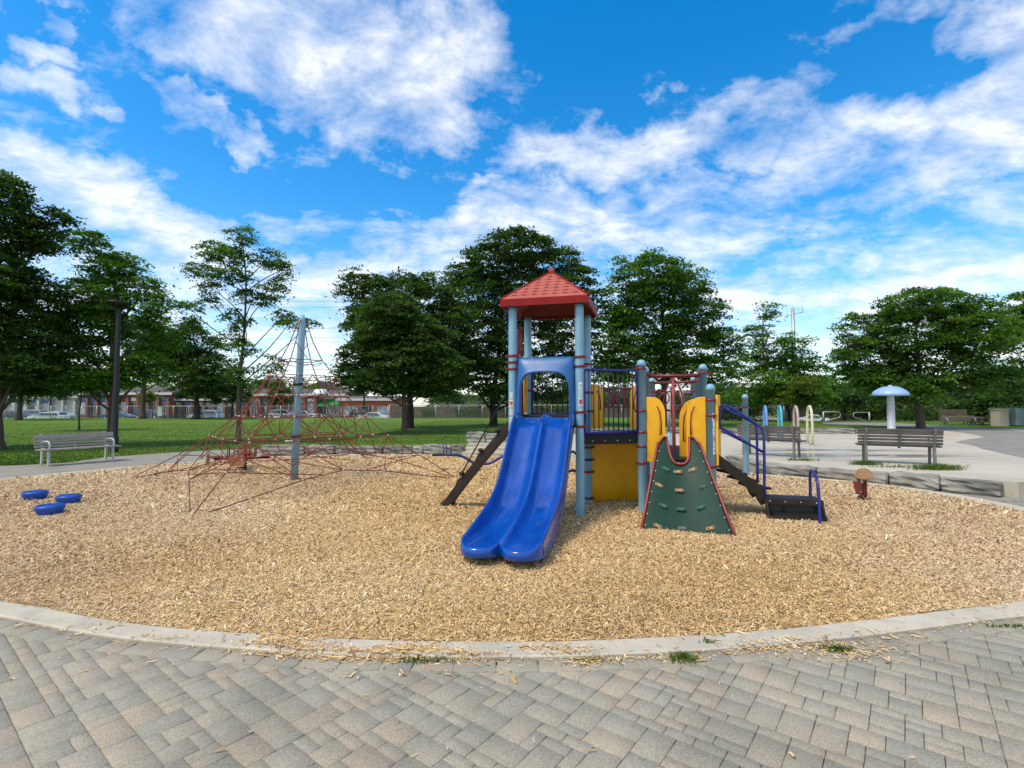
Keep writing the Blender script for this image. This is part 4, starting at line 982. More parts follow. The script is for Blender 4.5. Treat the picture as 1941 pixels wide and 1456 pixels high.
def seesaw():
    Y = 12.6; t = thing('seesaw', 'blue tube seesaw with a seat and handle behind the ramp', 'seesaw', at(905, 905, Y)*1)
    o = t.location.copy(); A = lambda px, py, Y_=Y: at(px, py, Y_)-o
    g = MB(); g.tube(spline([A(828, 861), A(842, 862), A(868, 863), A(884, 869), A(900, 878), A(925, 879), A(940, 872), A(952, 866), A(985, 864), A(1010, 864)], 4, False), .034, 10); g.build('beam', M['rail'], t)
    g = MB(); g.plate([(-.20, 0), (.05, 0), (.05, .04), (-.22, .04)], A(836, 864), (1, 0, 0), UZ, .26); g.build('seat', M['deckblack'], t, bev=.01)
    for s in (-1, 1): g = MB(); q = A(843, 860)+Vector((s*.02, s*.12, 0)); g.tube([q, q+Vector((.02, 0, .14)), q+Vector((-.02, -s*.04, .25))], .013, 8); g.build('handle', M['rail'], t)
    g = MB(); q = A(903, 880); g.tube([Vector((q.x, q.y, -.1-o.z)), q], .05, 12); g.tube([q-Vector((0, .15, 0)), q+Vector((0, .15, 0))], .045, 10); g.build('pivot', M['rail'], t)
seesaw()
# litter
mb = MB(); mb.add([(0, 0, .03), (.13, -.03, .022), (.11, .10, .036), (-.03, .09, .03), (.04, .04, .045)], [(0, 1, 4), (1, 2, 4), (2, 3, 4), (3, 0, 4)])
tag(mb.build('paper_scrap', M['white'], None, G(1661, 990), solid=.002), 'small white scrap of paper on the chips below the red spring rider', 'litter')
mb = MB(); mb.add([(0, 0, .04), (.035, -.02, .033), (.045, .02, .045), (.0, .03, .037)], [(0, 1, 2, 3)])
tag(mb.build('paper_scrap', M['white'], None, G(1128, 1199), solid=.002), 'tiny white scrap of paper on the chips close to the front kerb', 'litter')
def bench(name, label, loc, rz, length=2.0, back=False, m='wood', grp=None):
    t = thing(name, label, 'bench', loc, rz, grp); rx = math.radians(14); h = length/2
    g = MB(); 
    for (z, hh) in ((.50, .055), (.575, .055), (.65, .055), (.765, .14)):
        yb = .20+(z-.45)*math.tan(rx); Mx = Matrix.Rotation(-rx, 3, 'X'); g.bbox((0, yb, z), (length, .035, hh), 0, .006, Mx)
    g.build('backrest', M[m], t)
    g = MB()
    for k in range(5): g.bbox((0, -.26+.095*k, .43), (length, .083, .035), 0, .006)
    g.build('seat', M[m], t)
    for sx in (-h*.80, h*.80):
        g = MB(); g.plate([(-.27, 0), (-.20, 0), (-.13, .40), (.17, .40), (.22, 0), (.30, 0), (.27, .42), (.42, .84), (.36, .85), (.20, .46), (-.22, .42)], Vector((sx, 0, 0)), (0, 1, 0), UZ, .05)
        g.build('leg', M['benchleg' if m == 'wood' else 'benchdark'], t, bev=.008)
        g = MB(); g.tube(spline([(sx, -.24, .40), (sx, -.25, .56), (sx, -.18, .64), (sx, .02, .65), (sx, .24, .62)], 4, False), .024, 8); g.build('armrest', M['benchleg'], t)
    g = MB(); g.plate([(.14, .38), (.20, .38), (.40, .84), (.34, .84)], Vector((0, .03, 0)), (0, 1, 0), UZ, .05); g.build('back_brace', M[m], t)
    return t
M['benchdark'] = mat('bench_frame_dark', (.17, .155, .135), .7, .2, 8)
M['benchleg'] = mat('bench_frame', (.46, .46, .43), .6, .1, 8, dirt=.2)
a, b = G(70, 884), G(208, 873); d = (b-a); c = (a+b)/2
bench('park_bench', 'weathered wooden bench with pale metal arms on the lawn edge by the lamp post', (c.x, c.y+.12, .0), math.atan2(d.y, d.x), 1.85)
def at_pad(px, py): p = G(px, py, PADZ); return p
a, b = at_pad(1636, 877), at_pad(1797, 884); c = (a+b)/2; d = b-a
bench('park_bench', 'dark weathered bench seen from behind, right of the spray mushroom pole', (c.x, c.y+.2, PADZ), math.atan2(d.y, d.x)+math.pi, 1.62, m='wooddark')
a, b = at_pad(1404, 861), at_pad(1540, 870); c = (a+b)/2; d = b-a
bench('park_bench', 'dark weathered bench seen from behind, just right of the play structure stairs', (c.x, c.y+.2, PADZ), math.atan2(d.y, d.x)+math.pi, 1.60, m='wooddark')
c = at(1820, 806, 36); bench('park_bench', 'grey bench in the shade beyond the big right tree', (c.x, c.y, .05), R(-20), 2.0, m='wooddark')
# spray mushroom
p = at_pad(1690, 822); t = thing('spray_mushroom', 'pale blue mushroom shaped water sprayer on a grey pole', 'water feature', p)
g = MB(); g.lathe((0, 0, 0), [(.22, 0), (.22, .04), (.17, .05), (.165, 1.0), (.15, 1.95)], 20); g.build('pole', M['steelpaint'] if 'steelpaint' in M else mat('pole_grey', (.42, .44, .46), .45), t)
M['capblue'] = mat('cap_blue', (.30, .46, .74), .35, .08, 3)
g = MB(); g.lathe((0, 0, 1.90), [(.05, .0), (.45, -.03), (.73, -.05), (.77, -.02), (.755, .06), (.67, .18), (.50, .30), (.35, .38), (.10, .41), (.001, .41)], 40); cp_ = g.build('cap', M['capblue'], t)
g = MB(); g.lathe((0, 0, 1.90), [(.10, .40), (.10, .46), (.08, .47), (.001, .47)], 16); g.build('nozzle', M['steel'], cp_)
# hoops
for k, (px, pyb, Y, col, lab) in enumerate(((1450, 848, 19.6, (.14, .30, .62), 'blue spray arch standing farthest left on the splash pad'), (1478, 848, 19.2, (.07, .42, .50), 'teal spray arch second from left on the splash pad'),
        (1508, 846, 18.6, (.48, .36, .30), 'pinkish white spray arch third from left on the splash pad'), (1534, 843, 17.6, (.62, .58, .36), 'cream yellow spray arch nearest the bench end'))):
    p = at(px, 770, Y); t = thing('spray_arch', lab, 'water feature', (p.x, p.y, PADZ), math.atan2(p.y, p.x)-R(62) if False else R(70), 'arches on the splash pad')
    g = MB(); h = 1.35; wd = .42; pts = [(-wd, 0, -.02), (-wd*1.03, 0, .5), (-wd*.95, 0, .9)]+[(wd*.95*math.cos(math.pi-a*math.pi/8), 0, .95+(h-.95)*math.sin(a*math.pi/8)) for a in range(1, 8)]+[(wd*.95, 0, .9), (wd*1.03, 0, .5), (wd, 0, -.02)]
    g.tube(pts, .042, 12); g.build('tube', mat('arch_%d' % k, col, .4, .08, 4), t)
    for s in (-1, 1): g = MB(); g.lathe((s*wd, 0, 0), [(.09, 0), (.09, .03), (.06, .04)], 14); g.build('flange', M['steel'], t)
# lamp post
p = G(216, 856); t = thing('lamp_post', 'tall black lamp post with a flat inverted dish head', 'lamp post', p)
top = at(226, 578, p.y).z
g = MB(); g.lathe((0, 0, 0), [(.13, -.05), (.13, .5), (.115, .55), (.105, .6), (.09, 2.5), (.075, top-.5), (.07, top-.25), (.05, top-.2)], 12); g.build('pole', M['black'], t)
g = MB(); g.lathe((0, 0, top), [(.08, -.28), (.10, -.26), (.10, -.14), (.06, -.12)], 12); 
for k in range(4): a = k*math.pi/2+.4; g.tube([(0, 0, top-.28), (.22*math.cos(a), .22*math.sin(a), top-.10), (.30*math.cos(a), .30*math.sin(a), top-.02)], .014, 6)
g.build('yoke', M['black'], t)
g = MB(); g.lathe((0, 0, top), [(.001, -.07), (.16, -.07), (.34, 0), (.41, .06), (.405, .085), (.001, .085)], 28); g.build('lamp_head', M['black'], t)
# park gates (swing barriers) far right
def gate(px1, px2, py0, py1, Y, label, flip=1):
    a = at(px1, py1, Y); w_ = (px2-px1)/F_*Y; hgt = (py1-py0)/F_*Y; t = thing('barrier_gate', label, 'gate', a, 0, 'swing barriers at the park entrance')
    s = 1 if flip > 0 else -1; ox = 0 if flip > 0 else w_
    g = MB(); g.tube([(ox, 0, -.1), (ox, 0, hgt)], .06, 10); g.build('gate_post', M['steel'], t)
    g = MB(); pts = [(ox, 0, hgt*.95)]+[(ox+s*(w_*.82), 0, hgt*.95)]+[(ox+s*(w_*.82+w_*.16*math.sin(k*math.pi/8)), 0, hgt*.70+hgt*.25*math.cos(k*math.pi/8)) for k in range(1, 8)]+[(ox, 0, hgt*.12)]
    g.tube(pts, .035, 8); g.build('gate_arm', M['steel'], t)
gate(1561, 1594, 780, 802, 42, 'grey swing barrier gate beside the parked white car', 1); gate(1617, 1648, 781, 802, 42, 'grey swing barrier gate left of the mushroom pole', -1)
# ================================================================ TREES
def foliage_mat(name, dark, mid, light, tr=.42):
    return attrmat(name, ((0, dark), (.5, mid), (1, light)), .55, transl=tr)
FM = {'mid': foliage_mat('leaves_mid', (.036, .085, .016), (.078, .18, .024), (.155, .30, .034)),
      'dark': foliage_mat('leaves_dark', (.027, .062, .016), (.055, .122, .024), (.11, .205, .034)),
      'warm': foliage_mat('leaves_warm', (.04, .06, .012), (.08, .12, .018), (.14, .18, .025)),
      'yell': foliage_mat('leaves_yellow', (.06, .10, .012), (.12, .18, .015), (.20, .25, .03)),
      'bright': foliage_mat('leaves_bright', (.042, .11, .015), (.09, .21, .022), (.17, .33, .032))}
def tree(name, label, base, Y, lobes, leaf='mid', dens=1.0, ls=None, trunk_r=.16, bark='bark', depth=.95, group=None, sx=.55, droop=.25, skirt=False, zb=None, per=70, lean=0.):
    """lobes in photo pixels (x, y, rx, ry) at distance Y: gives the crown its measured outline; its depth is real too"""
    p = at(base[0], base[1], Y); zb = p.z if zb is None else zb; root = Vector((p.x, Y, zb)); t = thing(name, label, 'tree', root, 0, group)
    ls = (ls or max(.10, Y*.0043))*1.28; SP = []; LB = []
    for q, lb in enumerate(lobes):
        px, py, rx, ry = lb[:4]; dy = (lb[4] if len(lb) > 4 else ((q*.618) % 1-.5)*1.3)*rx/F_*Y
        c = at(px, py, Y)-root; c.y += dy; LB.append((c, rx/F_*Y, ry/F_*Y))
    Vs, Cs = [], []
    for (c, a, b) in LB:
        dp = a*depth; area = 4*math.pi*((a*b)**1.6/3+(a*dp)**1.6/3+(b*dp)**1.6/3)**(1/1.6); n = max(8, int(area*dens*1.05/(sx*sx)))
        d = rng.normal(0, 1, (n, 3)); d /= np.linalg.norm(d, axis=1)[:, None]; rad = rng.uniform(.45, 1.04, n)**.6; rad[rng.uniform(0, 1, n) < .10] *= 1.2
        P = np.array(c)+d*np.array([a, dp, b])*rad[:, None]
        SP += [Vector(x) for x in P[::max(1, n//10)]]
        # frond per spray: flat, layered, drooping outward
        m = per; out = d.copy(); out[:, 2] = 0; ln_ = np.linalg.norm(out, axis=1)[:, None]+1e-6; out /= ln_
        side = np.stack([-out[:, 1], out[:, 0], np.zeros(n)], 1)
        u = rng.normal(0, .5, (n, m)); v = rng.normal(0, .5, (n, m)); hz = rng.normal(0, .11, (n, m)); sz = sx*rng.uniform(.65, 1.25, (n, 1))
        pos = P[:, None, :]+(out[:, None, :]*(u*sz)[:, :, None])+(side[:, None, :]*(v*sz)[:, :, None]); pos[:, :, 2] += hz*sz-droop*np.maximum(u, 0)*sz*.9-droop*.35*(u*u+v*v)*sz
        base_c = rng.normal(.50, .20, (n, 1))+rng.normal(0, .16, (n, m)); pos = pos.reshape(-1, 3); K = len(pos)
        ang = rng.uniform(0, 2*np.pi, K); tl = rng.normal(0, .45, K); tl2 = rng.normal(0, .45, K); l = ls*rng.uniform(.6, 1.35, K)*.62; w_ = l*rng.uniform(.38, .62, K)
        ax = np.stack([np.cos(ang)*np.cos(tl), np.sin(ang)*np.cos(tl), np.sin(tl)], 1); bx = np.stack([-np.sin(ang)*np.cos(tl2), np.cos(ang)*np.cos(tl2), np.sin(tl2)], 1)
        q4 = np.stack([pos-ax*l[:, None], pos-bx*w_[:, None]+ax*(l*.1)[:, None], pos+ax*l[:, None], pos+bx*w_[:, None]+ax*(l*.1)[:, None]], 1)
        Vs.append(q4.reshape(-1, 3)); Cs.append(np.repeat(np.clip(base_c, 0, 1).reshape(-1), 4))
    V = np.concatenate(Vs); Cc = np.concatenate(Cs); F = np.arange(len(V)).reshape(-1, 4)
    if zb is not None: V[:, 2] = np.maximum(V[:, 2], .25)
    npmesh('crown', V, F, FM[leaf], t, attr=[('cv', Cc, 'POINT')])
    # trunk, limbs, twigs
    tk = MB(); topz = max(c.z+b*.55 for c, a, b in LB); cx = sum(c.x for c, a, b in LB)/len(LB); rr = random.Random(int(base[0])); zlow = min(c.z-b for c, a, b in LB); zlow = max(1.2, zlow)
    ax_ = [Vector((0, 0, -.1)), Vector((rr.gauss(0, .04)+lean*.3, rr.gauss(0, .04), zlow*.5)), Vector((rr.gauss(0, .07)+lean, rr.gauss(0, .07), zlow)), Vector((cx*.35+lean, rr.gauss(0, .15), zlow+(topz-zlow)*.35)), Vector((cx*.6, rr.gauss(0, .2), zlow+(topz-zlow)*.7)), max(LB, key=lambda q: q[0].z)[0]]
    sp = spline([tuple(x) for x in ax_], 4, False); nn = len(sp); rad = [trunk_r*(1.5-.5*min(1, i/2.) if i < 2 else 1)*(1-.92*i/nn) for i in range(nn)]; tk.tube(sp, rad, 10)
    for (c, a, b) in LB:
        f = max(.25, min(.85, (c.z-b*.3-.30*math.hypot(c.x, c.y))/(topz))); st = sp[int(f*(nn-1))]; st = st if st.z < c.z else sp[max(0, int(f*(nn-1))-4)]
        mid_ = st.lerp(c, .5)+Vector((rr.gauss(0, .12), rr.gauss(0, .12), -.08*a)); lim = spline([tuple(st), tuple(mid_), tuple(c)], 3, False); r0 = trunk_r*.30
        tk.tube(lim, [r0*(1-.8*k/len(lim)) for k in range(len(lim))], 6)
    for e in SP:
        c, a, b = min(LB, key=lambda q: (q[0]-e).length); tk.tube([c.lerp(e, .05), c.lerp(e, .5)+Vector((0, 0, .06)), e], [trunk_r*.09, trunk_r*.06, trunk_r*.03], 4, cap=False)
    tk.build('trunk', M[bark], t)
    return t
tree('broadleaf_tree', 'big dense tree cut off by the left edge of the picture', (-6, 852), 19.0, [(30,385,50,44),(60,440,44,34),(0,440,80,70),(100,405,20,20),(85,460,26,22),(10,530,80,56),(60,560,46,44),(-60,560,110,120),(20,630,80,56),(75,650,44,36),(60,700,54,34),(-50,700,110,60)], 'dark', 1.0, .095, .23, 'bark', sx=.42, zb=0, per=66)
tree('broadleaf_tree', 'tall bright green tree rising behind the black lamp post', (212, 846), 21, [(180,462,30,26),(195,500,44,26),(240,508,30,28),(165,545,44,30),(270,545,34,30),(215,570,56,34),(290,600,26,20),(180,620,60,36),(255,640,52,38),(140,670,46,34),(205,700,60,34),(110,610,34,30),(280,690,34,26),(318,575,22,14),(155,720,48,22),(240,715,44,22),(170,590,50,26)], 'bright', .9, .10, .19, sx=.45, zb=0, per=58)
tree('broadleaf_tree', 'loose tree just right of the lamp post, trunk by the far fence', (270, 793), 62, [(300,620,38,34),(260,640,42,36),(320,668,44,34),(275,690,52,34),(335,700,34,24)], 'bright', .9, .24, .35, sx=1.1, per=54)
tree('broadleaf_tree', 'dark low tree beside the grey parked car at the far fence', (372, 793), 60, [(372,640,34,34),(360,690,52,36),(400,706,40,34),(365,735,46,22),(340,660,30,30),(410,660,22,22)], 'dark', 1.0, .22, .4, 'barkdark', sx=1.0, per=54)
tree('broadleaf_tree', 'rounded small tree behind the thin open tree at the far fence', (440, 793), 66, [(440,722,34,24),(425,748,28,18),(462,742,24,18)], 'mid', 1.0, .24, .2, sx=1.0, per=50)
tree('broadleaf_tree', 'two stemmed tree at far left above the white estate car', (36, 795), 58, [(50,700,52,30),(10,690,50,36),(90,720,44,26),(60,740,40,14)], 'mid', .9, .22, .28, sx=1.0, per=50)
tree('broadleaf_tree', 'dark thin stemmed tree behind the white estate car', (150, 812), 34, [(150,715,46,30),(180,735,30,18),(125,735,30,18)], 'dark', .8, .15, .06, sx=.6, per=44)
tree('thin_tree', 'slender open tree with sparse feathery leaves left of the climbing mast', (451, 832), 22.5, [(468,452,30,18),(405,472,34,18),(440,490,40,20),(500,485,36,18),(380,512,30,14),(450,525,40,16),(530,510,22,22),(520,555,30,22),(470,560,36,16),(400,545,24,14),(365,585,24,14),(395,570,22,12),(455,600,26,22),(560,610,26,14),(585,615,16,16),(540,600,20,12),(435,640,26,22),(470,655,22,18),(520,690,22,20),(500,720,24,12),(450,700,28,22),(355,610,20,18)], 'mid', .62, .085, .11, 'bark', sx=.34, per=40, zb=.02, droop=.45)
tree('maple_tree', 'dense round dark maple on the lawn, nearest of the centre group', (766, 830), 25.5, [(752,592,46,34),(735,630,62,44),(800,650,62,46),(690,670,54,38),(760,690,80,44),(840,700,50,36),(665,710,34,26),(720,725,62,24),(810,728,60,24),(770,620,46,40)], 'dark', 1.0, .12, .15, 'bark', sx=.5, zb=.0, per=64)
tree('broadleaf_tree', 'dark broad tree whose thick black trunk stands just behind the maple', (777, 816), 31, [(700,555,50,34),(760,550,52,38),(820,560,44,40),(690,600,42,34),(850,610,50,50),(740,620,70,50),(840,660,56,50),(800,710,70,34)], 'dark', .95, .14, .26, 'barkdark', sx=.62, zb=.0, per=58)
tree('broadleaf_tree', 'tallest tree of the centre group, crown directly behind the red roof', (935, 812), 35, [(985,480,62,34),(1045,500,60,40),(930,500,48,40),(870,520,36,30),(905,560,64,56),(1085,545,46,50),(985,550,80,50),(900,640,70,64),(990,640,90,70),(1085,630,60,70),(930,715,80,36),(1030,720,90,40),(880,690,50,40)], 'dark', .95, .155, .32, 'barkdark', sx=.7, zb=.1, per=60)
tree('broadleaf_tree', 'broad layered tree right behind the yellow panels and red bars', (1262, 812), 35, [(1225,528,70,34),(1290,548,60,40),(1180,570,54,44),(1240,600,90,60),(1330,600,46,40),(1160,640,50,54),(1300,650,80,50),(1370,650,40,30),(1215,685,80,40),(1330,700,70,30),(1150,700,46,34)], 'mid', .92, .155, .30, 'barkdark', sx=.72, zb=.1, per=60, droop=.3)
tree('young_tree', 'slender pale green young tree at the left of the telecom mast', (1452, 800), 46, [(1446,590,18,18),(1440,625,24,16),(1450,655,32,18),(1430,690,36,22),(1465,690,30,22),(1450,725,44,24),(1440,748,50,20)], 'bright', .95, .17, .13, sx=.75, per=46)
tree('young_tree', 'leaning open green tree directly below the telecom mast', (1496, 802), 47, [(1500,650,24,20),(1520,680,28,22),(1490,690,30,24),(1505,725,44,26),(1545,705,26,24),(1510,748,50,18)], 'bright', 1.0, .17, .14, 'barkdark', sx=.75, per=46)
tree('young_tree', 'small yellow green tree above the arches on the splash pad', (1508, 800), 40, [(1516,730,24,18),(1505,752,24,14),(1530,756,18,12)], 'yell', .8, .14, .10, sx=.5, per=46)
tree('broadleaf_tree', 'broad layered tree with wide skirts behind the spray mushroom', (1746, 824), 29.5, [(1700,580,54,28),(1775,576,56,28),(1840,596,44,30),(1650,620,46,34),(1730,630,80,44),(1810,640,70,44),(1860,660,40,36),(1620,660,30,24),(1680,680,70,40),(1780,700,80,44),(1855,722,50,28),(1640,712,40,26),(1710,735,64,26)], 'mid', 1.0, .13, .26, 'bark', sx=.62, zb=.15, per=64, droop=.32)
tree('broadleaf_tree', 'tree cut off by the right edge of the picture', (1960, 815), 33, [(1925,580,26,30),(1920,620,30,26),(1945,660,56,50),(1930,720,50,30),(1980,610,50,50)], 'mid', .9, .145, .26, 'barkdark', sx=.62, zb=.1, per=56)
BT = [(1400,760,60,40,66,'dark'),(1360,745,50,26,72,'dark'),(1560,742,44,34,64,'mid'),(1600,756,40,36,60,'dark'),(1650,740,50,44,66,'dark'),(1700,760,60,36,58,'dark'),(1800,758,60,30,60,'dark'),(1870,762,50,28,58,'dark'),(1930,764,40,26,56,'dark'),(1240,755,60,20,74,'dark'),(960,750,60,22,72,'dark'),(1060,758,44,20,74,'mid'),(850,752,40,16,78,'dark'),(1180,750,40,24,76,'mid')]
BT += [(1350,756,70,30,95,'dark'),(1480,752,70,34,96,'dark'),(1610,748,70,40,94,'dark'),(1720,744,70,40,92,'dark'),(1840,742,70,40,90,'dark'),(1950,744,60,40,88,'dark'),(880,762,70,16,98,'dark'),(1110,758,90,24,98,'dark'),(1230,762,60,22,98,'mid')]
LBL_ = ['far dark tree behind the stair rails', 'far dark tree behind the blue and teal arches', 'far dark tree behind the barrier gates', 'far dark tree behind the mushroom pole', 'far dark tree behind the shaded far bench', 'far dark tree behind the utility cabinet', 'far dark low tree above the fence left of the ramp', 'far dark low tree behind the tower barrier', 'far green low tree behind the red pole']
LBL = ['dense dark tree filling the gap behind the blue stair rails', 'dark rounded tree right of the pillar tops of the play structure', 'green tree just right of the telecom mast above the white car', 'dark bushy tree over the gap between the two barrier gates', 'dark bushy tree left of the mushroom pole', 'dark bushy tree right behind the mushroom cap', 'dark tree in the shade over the far bench', 'dark tree in the shade left of the utility box', 'dark tree at far right above the utility box', 'low dark tree seen between the red bars', 'low dark tree seen through the tower above the slide', 'low green tree seen under the tower roof', 'low dark tree above the fence right of the maple', 'low green tree seen through the blue barrier']+LBL_
for k, (px, py, rx, ry, Y, lf) in enumerate(BT):
    tree('background_tree', LBL[k], (px, 790), Y, [(px, py, rx*.7, ry*.8), (px-rx*.55, py+ry*.3, rx*.5, ry*.6), (px+rx*.55, py+ry*.25, rx*.5, ry*.65), (px, py-ry*.5, rx*.5, ry*.45)], lf, .8, .27, .2, 'barkdark', sx=1.25, zb=lawn_h((px-970)/F_*Y, Y)-.1, per=44, group='trees beyond the park fence')
for k, (px, Y, lab) in enumerate(((470, 140, 'far green treetops over the shop roofs left of the mast'), (545, 140, 'far low treetops over the brown shop roof'), (210, 120, 'treetops over the shops behind the lamp post'), (330, 130, 'treetops over the shops left of the grey car'))):
    tree('background_tree', lab, (px, 745), Y, [(px-30, 732, 30, 12), (px+10, 730, 36, 14), (px+50, 735, 26, 9)], 'mid', .7, .5, .3, sx=2.2, zb=-.6, per=40, group='far treetops over the shops')
tree('background_tree', 'olive coloured small tree in front of the brown roofed shop', (532, 775), 84, [(534,742,20,14),(528,758,22,10)], 'warm', 1.0, .3, .15, sx=1.0, zb=-.7, per=40)
tree('background_tree', 'small yellowish sapling at the far fence by the brick shop', (289, 785), 70, [(288,752,14,10)], 'yell', .9, .26, .06, sx=.7, zb=-.5, per=40)
# ================================================================ FAR BUILDINGS, FENCES, CARS
M['brick'] = mat('red_brick', (.21, .085, .06), .9, .25, 1.2, .3, 20); M['orange'] = mat('orange_brick', (.42, .13, .06), .9, .15, 1.0)
M['shingle'] = mat('brown_shingles', (.11, .085, .075), .95, .25, 3, .4, 30); M['fascia'] = mat('pale_fascia', (.55, .53, .48), .7, .06, 2); M['beige'] = mat('beige_wall', (.45, .38, .28), .9, .1, 2)
M['awning'] = mat('green_awning', (.02, .22, .05), .7); M['winpale'] = mat('pale_window', (.40, .42, .42), .25, .35, .9); M['shopdark'] = mat('shop_interior', (.03, .03, .032), .2, .4, .8)
M['palewall'] = mat('pale_render', (.50, .49, .46), .85, .1, 2); M['blueboard'] = mat('blue_board', (.06, .14, .30), .5)
GZ = -.80
def building(name, label, px0, px1, pyeave, pyroof, Y, wallm, bays, roofm='shingle', signs=True, seed=1, depth=14):
    a, b = at(px0, 780, Y), at(px1, 780, Y); w_ = b.x-a.x; ze = at(px0, pyeave, Y).z-GZ; zr = at(px0, pyroof, Y).z-GZ
    t = thing(name, label, 'building', (a.x, Y, GZ)); rg = random.Random(seed)
    g = MB(); g.box((w_/2, depth/2, ze/2), (w_, depth, ze)); g.build('wall', M[wallm], t)
    g = MB(); ov = .9; g.add([(-ov, -ov, ze), (w_+ov, -ov, ze), (w_+ov, depth+ov, ze), (-ov, depth+ov, ze), (-ov, 3.5, zr), (w_+ov, 3.5, zr), (w_+ov, depth-3, zr), (-ov, depth-3, zr)], [(0, 1, 5, 4), (4, 5, 6, 7), (1, 2, 6, 5), (2, 3, 7, 6), (3, 0, 4, 7), (0, 3, 2, 1)]); rf = g.build('roof', M[roofm], t)
    g = MB(); g.box((w_/2, -ov-.03, ze-.05), (w_+2*ov, .08, .45)); g.build('fascia', M['fascia'], rf)
    bw = w_/bays
    for k in range(bays):
        x = (k+.5)*bw; r = rg.random(); wf = MB(); wf.box((x, -.04, ze*.36+.1), (bw*.72, .10, ze*.52)); f = wf.build('window', M['fascia'], t)
        p = MB(); nn = rg.choice((2, 3)); 
        for q in range(nn): pw = bw*.72/nn; p.box((x-bw*.36+pw*(q+.5), -.10, ze*.36+.1), (pw-.14, .06, ze*.52-.2))
        p.build('pane', M['winpale' if r < .45 else 'shopdark'], f)
        if signs and rg.random() < .7:
            s = MB(); s.box((x, -.12, ze*.76), (bw*.66, .14, .62)); s.build('sign', M[rg.choice(('white', 'palewall', 'fascia', 'blueboard'))], t)
        if signs: s = MB(); s.box((x+bw*.5, -.5, ze*.42), (.45, .5, ze*.84)); s.build('pillar', M[wallm], t)
    return t
building('strip_mall', 'long brown roofed brick strip mall left of the grey car', 150, 322, 746, 733, 98, 'brick', 9, seed=3)
building('strip_mall', 'brick shops with dark roof hidden behind the left trees', -60, 146, 752, 738, 104, 'palewall', 9, seed=5)
building('strip_mall', 'brown roofed shops in the centre left behind the rope climber', 474, 600, 748, 736, 98, 'brick', 6, seed=9)
building('strip_mall', 'low brick shops glimpsed behind the dark tree and the grey car', 326, 470, 757, 742, 100, 'brick', 7, seed=12)
t = building('corner_shop', 'shop with a green awning left of the orange brick building', 601, 648, 748, 738, 99, 'palewall', 2, signs=False, seed=2)
g = MB(); w_ = at(648, 780, 99).x-at(603, 780, 99).x; g.add([(.4, -.1, 3.6), (w_, -.1, 3.6), (w_, -1.6, 2.55), (.4, -1.6, 2.55), (w_, -1.6, 2.3), (.4, -1.6, 2.3)], [(0, 3, 2, 1), (3, 5, 4, 2)]); g.build('awning', M['awning'], t)
g = MB(); g.lathe((1.0, -.7, 4.6), [(1.6, 0), (1.5, .5), (1.0, .9), (.01, 1.0)], 12); g.build('arch_canopy', M['white'], t)
t = building('brick_building', 'orange brick building behind the white sedan', 648, 742, 757, 750, 96, 'orange', 3, signs=False, seed=4)
for k, (x0, x1, ye, yr, Y, mt, lab) in enumerate(((575, 640, 738, 722, 150, 'palewall', 'far pale gabled house above the shop roofs'), (1268, 1330, 752, 738, 86, 'beige', 'beige house wall seen between the yellow panels'), (960, 1040, 760, 748, 88, 'beige', 'beige house behind the tower barrier'), (830, 905, 765, 752, 90, 'beige', 'tan house glimpsed above the fence right of the maple'), (1395, 1480, 765, 750, 84, 'beige', 'tan house behind the trees above the stair rails'), (1596, 1700, 774, 762, 98, 'brick', 'brown house in the shade beyond the barrier gates'))):
    a, b = at(x0, 780, Y), at(x1, 780, Y); w_ = b.x-a.x; ze = at(x0, ye, Y).z-GZ; zr = at(x0, yr, Y).z-GZ; t = thing('house', lab, 'house', (a.x, Y, GZ))
    g = MB(); g.box((w_/2, 5, ze/2), (w_, 10, ze)); g.build('wall', M[mt], t)
    g = MB(); g.add([(-.5, -.5, ze), (w_+.5, -.5, ze), (w_+.5, 10.5, ze), (-.5, 10.5, ze), (-.5, 5, zr), (w_+.5, 5, zr)] if k else [(-.5, -.5, ze), (w_+.5, -.5, ze), (w_+.5, 10.5, ze), (-.5, 10.5, ze), (w_/2, -.5, zr), (w_/2, 10.5, zr)], [(0, 1, 5, 4), (2, 3, 4, 5), (1, 2, 5), (3, 0, 4), (0, 3, 2, 1)] if k else [(0, 1, 4), (1, 2, 5, 4), (2, 3, 5), (3, 0, 4, 5), (0, 3, 2, 1)]); g.build('roof', M['shingle'], t)
    for q in range(2):
        g = MB(); g.box((w_*(.28+.44*q), -.04, ze*.6), (1.3, .1, 1.1)); f = g.build('window', M['fascia'], t); g = MB(); g.box((w_*(.28+.44*q), -.09, ze*.6), (1.1, .06, .9)); g.build('pane', M['glass'], f)
